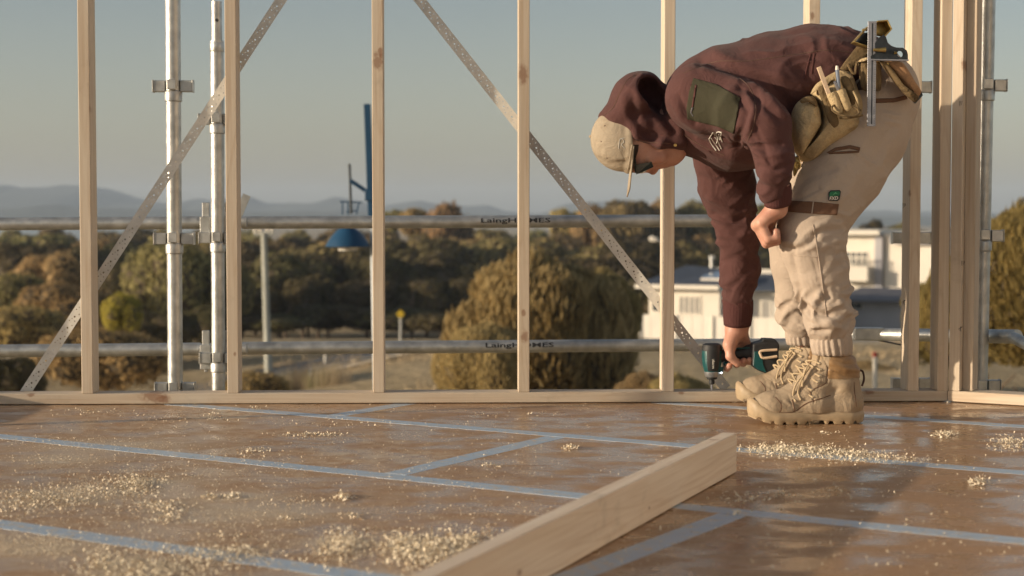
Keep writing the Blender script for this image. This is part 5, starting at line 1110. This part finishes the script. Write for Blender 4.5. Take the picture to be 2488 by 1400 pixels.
# ---------------- boots
def boot(name_par, ux, v0, Yc, yaw):
    """heel at photo pixel (ux, v0), toe towards -X; built in metres from the heel, then placed"""
    k = Yc / FPX; org = Vector((W(ux, v0, Yc).x, Yc, .0005)); Rm = Matrix.Rotation(yaw, 3, 'Z')
    def T(x, y, z): return org + Rm @ Vector((-x, y, z))
    par = empty('boot', (0, 0, 0)); par.parent = person; par.location = org - Vector(person.location); bpy.context.view_layer.update()
    hw = lambda x: np.interp(x, [0, .015, .04, .08, .13, .19, .25, .29, .315, .328], [.012, .032, .041, .042, .040, .048, .054, .048, .034, .010])
    # sole
    xs_ = np.concatenate([[0, .003, .008], np.linspace(.016, .312, 46), [.320, .3255, .328]]); ring = [(x, -hw(x)) for x in xs_] + [(x, hw(x)) for x in xs_[::-1]]
    V = []; n = len(ring)
    def lug(x): return 1.0 if (.115 < x < .158) else (1.0 if (abs(((x + .004) % .034) - .017) > .0125) else 0.0)
    for zi, (z, grow) in enumerate([(0, -.003), (.006, .000), (.0115, .002), (.020, .003), (.027, .0025), (.033, -.001), (.036, -.006)]):
        for (x, y) in ring:
            zz = z
            if zi <= 1 and lug(x) and .02 < x < .31: zz = .0095 + (.004 if .115 < x < .158 else 0)
            rise = .020 * max(0, (x - .235) / .093) ** 2 + .004 * max(0, (.04 - x) / .04); cx = .165 + (x - .165) * (1 + grow / .165 * (1 if zi else 0)); V.append(T(cx, y * (1 + grow / .05), zz + rise + (.018 * max(0, (x - .255) / .073) if zi >= 4 else (.012 * max(0, (x - .255) / .073) if zi == 3 else 0))))
    rows = 7; F = [(j * n + i, j * n + (i + 1) % n, (j + 1) * n + (i + 1) % n, (j + 1) * n + i) for j in range(rows - 1) for i in range(n)]
    m_ = len(xs_)
    for j, off in ((0, 0), (rows - 1, (rows - 1) * n)):
        for i in range(m_ - 1): a, b, c2, d2_ = off + i, off + i + 1, off + 2 * m_ - 2 - i, off + 2 * m_ - 1 - i; F.append((a, b, c2, d2_) if j else (d2_, c2, b, a))
    so = raw('sole', V, F, M_sole, None, True)
    try: so.data.set_sharp_from_angle(angle=math.radians(35))
    except Exception: pass
    under(so, par)
    # upper
    lo = np.array([min(T(x, y, 0)[i] for x in (-.03, .36) for y in (-.09, .09)) for i in (0, 1)] + [.0]); hi = np.array([max(T(x, y, 0)[i] for x in (-.03, .36) for y in (-.09, .09)) for i in (0, 1)] + [.25])
    S = SDF(lo, hi, .0030)
    def C(x0, z0, x1, z1, r0, r1, k_=.02, ys=.85, y=0.0, **kw): S.cone(T(x0, y, z0), T(x1, y, z1), r0, r1, k_, ys, **kw)
    C(.050, .060, .062, .120, .050, .047); C(.062, .120, .086, .185, .047, .054, ys=.84); C(.050, .050, .14, .055, .047, .050); C(.14, .058, .225, .048, .052, .046, ys=.98)
    C(.225, .048, .268, .046, .043, .040, ys=1.14); C(.085, .165, .135, .115, .050, .048, ys=.74); C(.135, .115, .205, .066, .048, .040, ys=.85); C(.266, .048, .288, .044, .038, .034, ys=1.2)
    C(.081, .215, .081, .26, .050, .060, .006, .80, sub=True)
    sl, X, Yy, Z = S._win(S.lo, S.lo + S.h * S.n); S.F = np.maximum(S.F, (.030 - Z + 0 * X + 0 * Yy).astype(np.float32)); ce = .208 + 0 * X
    xl = -((X - org.x) * math.cos(yaw) + (Yy - org.y) * math.sin(yaw)); top = .214 - .42 * np.clip(.10 - xl, 0, .2) ; S.F = np.maximum(S.F, (Z - top).astype(np.float32))
    V, Q = S.mesh(); V = relax(V, Q, 2, .5)
    L = (V - np.array(org)) @ np.array(Rm); lx, lz, ly = -L[:, 0], L[:, 2], L[:, 1]; N = vnormals(V, Q); side = np.clip(np.abs(N @ np.array(Rm @ Vector((0, 1, 0)))) * 2.2, 0, 1)
    def gr(pl, amp, wd, gate=True):
        nonlocal V
        d = polydist(lx, lz, pl); V = V + N * (amp * np.exp(-(d / wd) ** 2) * (side if gate else 1))[:, None]
    gr([(.250, .026), (.242, .055), (.262, .082), (.262, .095)], -.0010, .0016, False)                       # toe cap edge
    gr([(.250, .030), (.205, .036), (.165, .062), (.100, .080), (.062, .090)], -.0018, .0018); gr([(.205, .036), (.222, .085)], -.0018, .0018)
    gr([(.150, .062), (.158, .095), (.112, .118), (.108, .16), (.128, .20)], -.0030, .0022); gr([(.108, .160), (.06, .135), (.018, .130)], -.0022, .0025); gr([(.10, .175), (.06, .160), (.018, .15)], .0035, .006); gr([(.03, .125), (.035, .07)], -.0015, .002)
    gr([(.22, .07), (.19, .055), (.17, .075)], -.0022, .006); gr([(.24, .066), (.215, .05)], -.0018, .005); gr([(.08, .10), (.11, .08)], -.0025, .007)
    V = V + N * (.0028 * (vnoise(V * 38, 5) - .5) + .0012 * (vnoise(V * 90, 6) - .5))[:, None]
    V = relax(V, Q, 1, .3); up = under(finish('upper', V, Q, M_boot, None), par); bb = BVHTree.FromPolygons([tuple(v) for v in V], [tuple(map(int, q)) for q in Q])
    for pl in ([(.250, .032), (.243, .055), (.258, .078)], [(.246, .034), (.205, .038), (.165, .064), (.100, .082)], [(.150, .064), (.158, .095), (.114, .118), (.110, .155)], [(.205, .040), (.212, .072)], [(.028, .05), (.034, .12)]):
        for s_ in (-1, 1):
            D_ = [bb.ray_cast(T(q.x, s_ * .2, q.y), (Rm @ Vector((0, -s_, 0))).normalized())[0] for q in catmull([(a, b, 0) for a, b in pl], False, 6)]; D_ = [d for d in D_ if d is not None]
            if len(D_) > 2: under(MB().tube(D_, .0013, 5).build('seam', M_brn, None, True), par)
    # smooth leather collar: band cut from the upper and set proud
    L = (V - np.array(org)) @ np.array(Rm); lx, lz = -L[:, 0], L[:, 2]; selv = (lz > .128 + .30 * np.maximum(0, lx - .06) * 0) & (lx < .108 - .12 * (lz - .16)) & (lz < .232)
    fq = Q[selv[Q].all(1)]; us = np.unique(fq); mp = np.full(len(V), -1); mp[us] = np.arange(len(us)); N = vnormals(V, Q); col_ = V[us] + N[us] * (.003 + .004 * np.exp(-((lz[us] - .155) / .012) ** 2) + .0045 * np.exp(-((lz[us] - .185) / .018) ** 2))[:, None]
    if len(fq): under(finish('collar', col_, mp[fq], M_collar, None), par)
    # tongue, laces, eyelets
    eyes = [(.150, .078), (.152, .098), (.135, .120), (.129, .137), (.126, .154), (.127, .172)]
    hit = lambda x, z, s_: bb.ray_cast(T(x, s_ * .2, z), (Rm @ Vector((0, -s_, 0))).normalized())[0]
    pts = {}
    for s_ in (-1, 1):
        for i, (x, z) in enumerate(eyes):
            h_ = hit(x + .004, z, s_)
            if h_ is None: continue
            pts[(s_, i)] = h_; dd = Rm @ Vector((0, s_, 0))
            mb = MB(); mb.tube([h_ - dd * .002, h_ + dd * .0025, h_ + dd * .004], [.0055, .0052, .002], 10); under(mb.build('eyelet', M_eye, None, True), par)
    cen = []
    for i, (x, z) in enumerate(eyes):
        a = T(x + .034 + .006 * (5 - i) / 5, 0, z + .016)
        h_ = bb.ray_cast(a + Rm @ Vector((-.08, 0, .09)), (Rm @ Vector((.08, 0, -.09))).normalized())[0]; cen.append((h_ or a) + Rm @ Vector((-.006, 0, .004)))
    for i in range(6):
        for s_ in (-1, 1):
            if (s_, i) in pts and i < 5:
                a = pts[(s_, i)]; b = pts.get((-s_, i + 1)); 
                if b is None: continue
                dd = Rm @ Vector((-.012, 0, .006)); P = catmull([a + Rm @ Vector((0, s_ * .004, 0)), a.lerp(cen[i], .6) + dd * .6, cen[i].lerp(cen[i + 1], .5) + dd * .3, b.lerp(cen[i + 1], .5) + dd * .6, b + Rm @ Vector((0, -s_ * .004, 0))], False, 5)
                under(MB().tube(P, .0026, 7).build('lace', M_lace, None, True), par)
    for (x0, z0, pl) in ((.14, .16, [(.150, .150), (.172, .120), (.182, .085), (.176, .062)]), (.14, .16, [(.146, .155), (.186, .110), (.196, .075), (.190, .058)]), (.14, .15, [(.150, .160), (.160, .150), (.168, .125), (.172, .100)])):   # loose ends and bow loops
        P = []
        for i, (x, z) in enumerate(pl): P.append(T(x + .012, -.030 - .006 * (i % 2) - .004 * i, z + .008))
        under(MB().tube(catmull(P, False, 6), .0027, 7).build('lace', M_lace, None, True), par)
    P = [T(.012, 0, .150), T(.000, 0, .146), T(-.004, 0, .124), T(.002, 0, .104)]; under(MB().tube(catmull(P, False, 5), .0030, 6, flat=2.4).build('pull_tab', M_stitch, None, True), par)
    tg = MB(); c0 = T(.118, 0, .185); tg.tube([T(.142, 0, .150), T(.134, 0, .185), T(.128, 0, .222)], [.010, .011, .010], 14, flat=2.6); under(tg.build('tongue', M_boot, None, True), par)
    # sock
    under(MB().tube([T(.075, 0, .15), T(.077, 0, .235)], .040, 24).build('sock', M_sock, None, True), par)
    return par
b1 = boot('boot', 2095, 1010, 4.635, math.radians(2)); b2 = boot('boot', 2046, 970, 5.062, math.radians(-3))

# ================================================================ TOOL BELT AND TOOLS
def pillow(par, outline, Y, tf, tb_, name, mat, k=6, rings=7, lump=.0, seed=1, Yskew=0.0, smooth_=True, flatk=.5, **kw):
    """a padded shape: outline in photo pixels at distance Y, bulging tf to the front and tb_ to the back"""
    P = catmull([(a, b, 0) for a, b in outline], True, k) if smooth_ else [Vector((a, b, 0)) for a, b in outline]
    cu, cv = sum(p.x for p in P) / len(P), sum(p.y for p in P) / len(P); V = []; n = len(P)
    def ringpts(s_, front):
        for p in P:
            u, v = cu + (p.x - cu) * s_, cv + (p.y - cv) * s_; q = W(u, v, Y + Yskew * (v - cv)); b = (1 - s_ ** (2.5)) ** flatk
            q = q + Vector((0, (-tf if front else tb_) * b, 0)); V.append(q)
    ss = [math.sin(PI / 2 * (i + 1) / rings) for i in range(rings)]
    for s_ in ss: ringpts(s_, True)
    for s_ in ss[::-1][1:]: ringpts(s_, False)
    R_ = 2 * rings - 1; F = [(j * n + i, j * n + (i + 1) % n, (j + 1) * n + (i + 1) % n, (j + 1) * n + i) for j in range(R_ - 1) for i in range(n)]
    V.append(W(cu, cv, Y) + Vector((0, -tf, 0))); V.append(W(cu, cv, Y) + Vector((0, tb_, 0))); a_, b_ = len(V) - 2, len(V) - 1
    F += [(a_, (i + 1) % n, i) for i in range(n)] + [(b_, (R_ - 1) * n + i, (R_ - 1) * n + (i + 1) % n) for i in range(n)]
    V = np.array([tuple(v) for v in V])
    if lump: V[:, 1] += lump * (vnoise(V * 22 + seed, seed) - .5) + lump * .5 * (vnoise(V * 60 + seed, seed + 1) - .5)
    o = raw(name, V, F, mat, par, True, **kw); bm = bmesh.new(); bm.from_mesh(o.data); bmesh.ops.recalc_face_normals(bm, faces=bm.faces); bm.to_mesh(o.data); bm.free(); return o
Z3 = lambda L_: [(1880 + a / 3.5, 30 + b / 3.5) for a, b in L_]
belt = empty('tool_belt', tuple(W(2050, 270, 4.62)), label='worn suede tool belt with pouches and brass hammer loop on the worker', cat='tool belt')
YB = 4.555
# belt band round the waist, tilted: front low, back high
c_w = Vector(W(2072, 205, 4.8)); V = []; F = []; n = 48
ax = (W(2110, 130, 4.8) - W(2035, 290, 4.8)).normalized(); nb = Vector((ax.z, 0, -ax.x))
P_w = []
for k in range(n):
    a = 2 * PI * k / n; r1, r2 = R(104, 4.8), .222
    for h_ in (-.022, .022):
        P_w.append(c_w + ax * r1 * math.cos(a) + Vector((0, r2 * math.sin(a), 0)) + nb * h_)
F = [(2 * k, 2 * ((k + 1) % n), 2 * ((k + 1) % n) + 1, 2 * k + 1) for k in range(n)]
bo = raw('belt_strap', P_w, F, M_belt, belt); md = bo.modifiers.new('solid', 'SOLIDIFY'); md.thickness = .006; md.offset = 1
pm = pillow(belt, Z3([(318, 690), (345, 625), (400, 580), (480, 525), (560, 495), (630, 505), (668, 545), (700, 640), (735, 730), (752, 830), (748, 900), (722, 1000), (640, 1050), (560, 1092), (470, 1145), (400, 1205), (330, 1262), (285, 1285), (230, 1270), (200, 1240), (250, 1180), (330, 1090), (385, 980), (395, 880), (365, 770)]), 4.60, .075, .03, 'main_pouch', M_suede, lump=.016, flatk=.42)
pillow(belt, Z3([(150, 880), (175, 800), (235, 735), (300, 712), (345, 735), (375, 800), (392, 900), (388, 965), (345, 1040), (290, 1130), (235, 1215), (200, 1215), (165, 1150), (150, 1010)]), 4.585, .070, .03, 'small_pouch', M_suede, lump=.014, flatk=.4)
pillow(belt, Z3([(225, 745), (290, 715), (345, 735), (372, 800), (340, 790), (290, 765), (240, 775)]), 4.522, .006, .006, 'pouch_rim', M_lea)
pillow(belt, Z3([(330, 690), (400, 620), (560, 540), (660, 560), (668, 545), (560, 495), (400, 580), (318, 680)]), 4.545, .008, .02, 'pouch_rim', M_suede)
pillow(belt, Z3([(375, 650), (440, 620), (470, 690), (500, 800), (545, 900), (550, 960), (500, 985), (455, 900), (415, 760)]), 4.528, .010, .02, 'pouch_flap', M_lea, lump=.004)
pillow(belt, Z3([(560, 560), (620, 545), (665, 600), (690, 680), (700, 760), (660, 790), (620, 700), (585, 640)]), 4.532, .012, .02, 'pouch_flap', M_lea, lump=.004)
# pencil tubes, ring and small keeper
for (a, b, r) in (((2020, 226), (2041, 276), 13.5), ((2040, 219), (2062, 270), 13.5)):
    mb = MB(); A_, B_ = W(*a, 4.512), W(*b, 4.508); mb.tube([A_, A_.lerp(B_, .08), B_.lerp(A_, .12), B_], [R(r - 1.5, 4.5), R(r, 4.5), R(r - 2, 4.5), R(r - 7, 4.5)], 18); mb.build('pencil_loop', M_suede, belt, True)
P = [W(2054 + 33 * math.cos(t), 268 + 14 * math.sin(t) + 5 * math.cos(t), 4.492 - .012 * math.sin(t)) for t in np.linspace(0, 2 * PI, 40)]; MB().tube(P, .0030, 8, False).build('ring', M_lea, belt, True)
MB().tube(catmull([W(2040, 287, 4.50), W(2065, 286, 4.492), W(2096, 280, 4.50)], False, 6), .0035, 8).build('keeper_strap', M_lea, belt, True)
MB().tube(catmull([W(2072, 222, 4.51), W(2082, 240, 4.505), (W(2086, 262, 4.505))], False, 5), .0035, 8).build('keeper_strap', M_suede, belt, True); MB().tube(catmull([W(2079, 247, 4.505), W(2087, 266, 4.50), W(2092, 268, 4.50)], False, 5), .003, 8).build('keeper_strap', M_lea, belt, True)
pillow(belt, Z3([(165, 1240), (200, 1232), (225, 1275), (215, 1320), (180, 1395), (165, 1370)]), 4.56, .015, .01, 'buckle_tail', M_brass, k=3)
MB().tube([W(1937 + 7 * math.cos(t), 402 + 9 * math.sin(t), 4.54) for t in np.linspace(0, 2 * PI, 20)], .003, 8, False).build('d_ring', M_brass, belt, True)
# hammer loop: bent brass strap frames on a dark leather tab
tabm = pillow(belt, Z3([(705, 290), (830, 312), (800, 395), (745, 415), (690, 460), (640, 500), (590, 495), (560, 482), (608, 415)]), 4.575, .007, .007, 'hammer_tab', M_lea, smooth_=False, lump=.003)
def flatstrap(L_, Y0, Y1, th, name, mat, closed=True):
    P = [W(*p, (Y0 + Y1) / 2) for p in Z3(L_)]; mb = MB()
    for a, b in zip(P, P[1:] + ([P[0]] if closed else [])): mb.bar(a, b + (b - a).normalized() * th * .4, th, Y1 - Y0)
    return mb.build(name, mat, belt, bevel=.0008)
flatstrap([(672, 258), (790, 130), (800, 150), (860, 115), (800, 300)], 4.545, 4.585, .0035, 'hammer_loop', M_brass); flatstrap([(800, 290), (860, 290), (985, 150), (950, 78), (870, 85), (790, 130)], 4.55, 4.60, .0038, 'hammer_loop', M_brass, False)
pillow(belt, Z3([(790, 140), (870, 85), (950, 78), (985, 150), (930, 210), (870, 200)]), 4.60, .004, .004, 'loop_plate', M_brass, smooth_=False); pillow(belt, Z3([(690, 255), (760, 180), (800, 170), (800, 290), (740, 275)]), 4.592, .003, .003, 'loop_plate', M_blk, smooth_=False)
for p in ((763, 152), (968, 440), (1052, 580)):
    q = W(*Z3([p])[0], 4.53); MB().tube([q, q + Vector((0, -.004, 0))], [.0045, .003], 10).build('rivet', M_brass, belt, True)
# tan sheath at the back and the leather frog that carries the square
pillow(belt, Z3([(945, 420), (1020, 412), (1090, 425), (1140, 490), (1200, 590), (1252, 672), (1245, 705), (1215, 735), (1180, 700), (1120, 640), (1050, 560), (985, 480)]), 4.552, .022, .04, 'knife_sheath', M_tan, k=3, lump=.004)
pillow(belt, Z3([(890, 405), (950, 425), (1010, 505), (1080, 600), (1150, 680), (1210, 725), (1235, 725), (1215, 755), (1190, 762), (1130, 715), (1060, 640), (980, 540)]), 4.536, .020, .012, 'sheath_edge', M_lea, k=3)
MB().tube([W(*p, 4.55) for p in Z3([(1240, 680), (1252, 700), (1205, 750), (1190, 765)])], .006, 8).build('sheath_tip', M_blk, belt, True)
pillow(belt, Z3([(735, 400), (800, 388), (880, 400), (905, 440), (918, 560), (912, 650), (890, 670), (820, 674), (770, 668), (742, 630), (725, 520), (718, 430)]), 4.548, .016, .012, 'leather_frog', M_lea, k=3, lump=.004)
pillow(belt, Z3([(725, 425), (740, 398), (800, 384), (890, 400), (905, 425), (820, 410)]), 4.535, .008, .006, 'frog_rim', M_suede, k=3)
for pl in ([(630, 440), (660, 500), (690, 520), (705, 440), (725, 420)],): MB().tube(catmull([W(*p, 4.54) for p in Z3(pl)], False, 6), .004, 8).build('keeper_strap', M_lea, belt, True)
# combination square
YS = 4.515
sq = empty('combination_square', tuple(W(2118, 120, YS)), label='steel combination square with black head hanging upright from the tool belt', cat='square')
a, b = W(2118, 52, YS), W(2118, 307, YS)
mb = MB(); mb.box(((a.x + b.x) / 2, YS, (a.z + b.z) / 2), (.0235, .0022, a.z - b.z)); mb.build('blade', M_steel, sq, bevel=.0004); MB().box(((a.x + b.x) / 2 + .0005, YS - .0013, (a.z + b.z) / 2), (.0030, .0008, (a.z - b.z) * .96)).build('groove', M_blk, sq)
mb = MB()
for i in range(60): z = b.z + (a.z - b.z) * (i + .5) / 60; L_ = .0048 if i % 5 == 0 else .003; mb.box((a.x - .0115 + L_ / 2, YS - .0014, z), (L_, .0004, .0006)); mb.box((a.x + .0115 - L_ / 2, YS - .0014, z), (L_, .0004, .0006))
mb.build('graduations', M_ink, sq, kind='stuff')
hp = Z3([(860, 262), (895, 215), (935, 190), (955, 215), (975, 278), (1040, 300), (1095, 302), (1130, 325), (1140, 360), (1140, 402), (825, 396), (825, 372), (862, 350)]); hc = W(*Z3([(1075, 355)])[0], YS)
P2 = [W(*p, YS) for p in hp]; cu = bpy.data.curves.new('head', 'CURVE'); cu.dimensions = '2D'; cu.fill_mode = 'BOTH'; cu.extrude = .006
for poly in ([(p.x, p.z) for p in P2], [(hc.x + .0092 * math.cos(t), hc.z + .0092 * math.sin(t)) for t in np.linspace(0, 2 * PI, 25)[:-1]]):
    sp_ = cu.splines.new('POLY'); sp_.points.add(len(poly) - 1); sp_.use_cyclic_u = True
    for q, p in zip(sp_.points, poly): q.co = (p[0], p[1], 0, 1)
to = bpy.data.objects.new('head', cu); COL.objects.link(to); me = bpy.data.meshes.new_from_object(to.evaluated_get(bpy.context.evaluated_depsgraph_get())); bpy.data.objects.remove(to)
o = raw('head', [(v.co.x, YS + .004 - v.co.z, v.co.y) for v in me.vertices], [tuple(p.vertices) for p in me.polygons], M_blk, sq, False)
a = W(*Z3([(825, 405)])[0], YS); b = W(*Z3([(1142, 410)])[0], YS); MB().bar(a, b, .0035, .018).build('head_face', M_steel, sq)
q = W(*Z3([(915, 320)])[0], YS - .012); MB().tube([q + Vector((-.022, 0, 0)), q + Vector((.012, 0, 0))], [.004, .007], 12).build('lock_nut', M_brass, sq, True)
mb = MB(); mb.tube([W(*p, YS - .003) for p in Z3([(1022, 345), (1045, 345)])], .004, 8); mb.build('level_vial', M_brass, sq, True)
# pencil, marker, pen
M_pen = plain('bare_pencil_wood', (.62, .47, .33), .7, 0, .1, 80); M_mark = plain('blue_grey_plastic', (.22, .27, .36), .45, 0, .1, 60)
o = MB().bar(W(1989, 163, 4.505), W(2020, 245, 4.512), .012, .007).build('carpenter_pencil', M_pen, None, bevel=.001, label='pale flat carpenter pencil standing in the left loop of the pouch', cat='pencil')
mk = empty('marker_pen', tuple(W(2035, 180, 4.512)), label='blue grey marker behind the pencil loops of the pouch', cat='marker')
MB().tube([W(2034, 170, 4.515), W(2038, 215, 4.52)], .0055, 12).build('barrel', M_mark, mk, True); MB().tube([W(2033.5, 160, 4.515), W(2034, 170, 4.515)], [.0035, .0055], 12).build('cap', M_white, mk, True)
MB().tube([W(2028, 198, 4.50), W(2042, 230, 4.508)], .0042, 10).build('steel_pen', M_steel, None, True, label='bright steel pen in the right loop of the pouch', cat='pen')

# ================================================================ IMPACT DRIVER
M_teal = plain('teal_plastic', (.006, .072, .076), .38, 0, .12, 60); M_rub = plain('black_rubber', (.016, .017, .019), .6, 0, .25, 90, .2, 500); M_al = plain('cast_aluminium', (.34, .35, .36), .4, .7, .12, 60)
dr = empty('impact_driver', tuple(W(1731, 948, Yd)), label='teal and black cordless impact driver pointing down at the bottom plate', cat='power tool')
c0 = W(1730, 833, Yd); zz = lambda v: W(1730, v, Yd).z - c0.z; r_ = lambda p: R(p, Yd)
MB().lathe(c0, [(.001, zz(834)), (r_(17), zz(834.5)), (r_(23), zz(838)), (r_(25), zz(846)), (r_(25), zz(852))], 36).build('rear_cap', M_rub, dr, True)
MB().lathe(c0, [(r_(24.3), zz(852)), (r_(24.5), zz(856)), (r_(24.5), zz(870)), (r_(23.5), zz(882)), (r_(20), zz(898)), (r_(18), zz(904))], 36).build('motor_housing', M_teal, dr, True)
MB().lathe(c0, [(r_(25.2), zz(852)), (r_(25.3), zz(870)), (r_(24.2), zz(882)), (r_(20.8), zz(897)), (r_(19), zz(901))], 10, -PI / 2 - .62, -PI / 2 + .72).build('side_panel', M_rub, dr, True)
MB().lathe(c0, [(r_(18), zz(902)), (r_(19), zz(904)), (r_(17), zz(913)), (r_(14.5), zz(916)), (.001, zz(916.2))], 36).build('nose', M_al, dr, True)
MB().lathe(c0, [(r_(14), zz(914)), (r_(13), zz(920)), (r_(9.5), zz(922)), (.001, zz(922))], 30).build('bumper', M_rub, dr, True)
MB().lathe(c0, [(r_(7), zz(921)), (r_(7), zz(932)), (r_(5), zz(934)), (.001, zz(934))], 20).build('chuck', M_rub, dr, True)
MB().lathe(c0, [(r_(2.6), zz(933)), (r_(2.6), zz(944)), (r_(1), zz(949))], 6).build('screwdriver_bit', M_steel, dr, False)
V, F = text_mesh('makita', abs(zz(858) - zz(893)), .0085); out = []
for p in V: t = -PI / 2 + .02 + (p.y - .004) / r_(25); out.append(c0 + Vector((math.cos(t) * (r_(25.6) - .05 * max(0, p.x - .02)), math.sin(t) * (r_(25.6) - .05 * max(0, p.x - .02)), zz(893) + p.x)))
raw('lettering', out, F, M_emb, dr, False)
S = SDF(*bounds(1738, 1850, 820, 925, Yd - .07, Yd + .07), .0022)
S.cone(W(1742, 868, Yd), W(1765, 862, Yd), R(17, Yd), R(13, Yd), .008, .9); S.cone(W(1765, 862, Yd), W(1830, 857, Yd), R(12, Yd), R(13, Yd), .006, .85); S.cone(W(1822, 857, Yd), W(1834, 857, Yd), R(20, Yd), R(26, Yd), .008, .8)
V, Q = S.mesh(); finish('handle', V, Q, M_rub, dr)
MB().bar(W(1785, 847, Yd - .012), W(1822, 845, Yd - .012), .004, .010).build('grip_panel', M_teal, dr, bevel=.001); MB().box(W(1766, 884, Yd), (.022, .018, .014)).build('trigger', M_teal, dr, bevel=.004)
q = W(1752, 905, Yd - .008); M_led, nt, bs = ng('work_light'); bs.inputs['Base Color'].default_value = (.8, .9, 1, 1); bs.inputs['Emission Color'].default_value = (.85, .95, 1, 1); bs.inputs['Emission Strength'].default_value = 14
MB().tube([W(1750, 892, Yd - .006), q], [.009, .007], 12).build('light_housing', M_teal, dr, True); MB().tube([q, W(1752.5, 907, Yd - .010)], [.0032, .0020], 10).build('work_light', M_led, dr, True)
pts = [W(*p, Yd) for p in ((1826, 834), (1850, 828), (1884, 828), (1890, 836), (1888, 850), (1888, 892), (1880, 905), (1862, 908), (1836, 897), (1824, 886))]
MB().prism([(p.x, p.z) for p in pts], Yd - .037, Yd + .037).build('battery', M_rub, dr, False, .005, 3); pts = [W(*p, Yd) for p in ((1828, 852), (1846, 850), (1850, 884), (1858, 903), (1838, 896), (1826, 886))]
MB().prism([(p.x, p.z) for p in pts], Yd - .0395, Yd - .036).build('battery_panel', M_teal, dr, False, .001); pts = [W(*p, Yd) for p in ((1848, 829), (1852, 822), (1880, 823), (1888, 832))]; MB().prism([(p.x, p.z) for p in pts], Yd - .03, Yd + .03).build('battery_catch', M_rub, dr, False, .003, 2)
MB().tube(catmull([W(*p, Yd - .046) for p in ((1888, 850), (1850, 853), (1848, 862), (1856, 870), (1888, 866))], False, 6), .0042, 8).build('belt_hook', M_pen, dr, True)
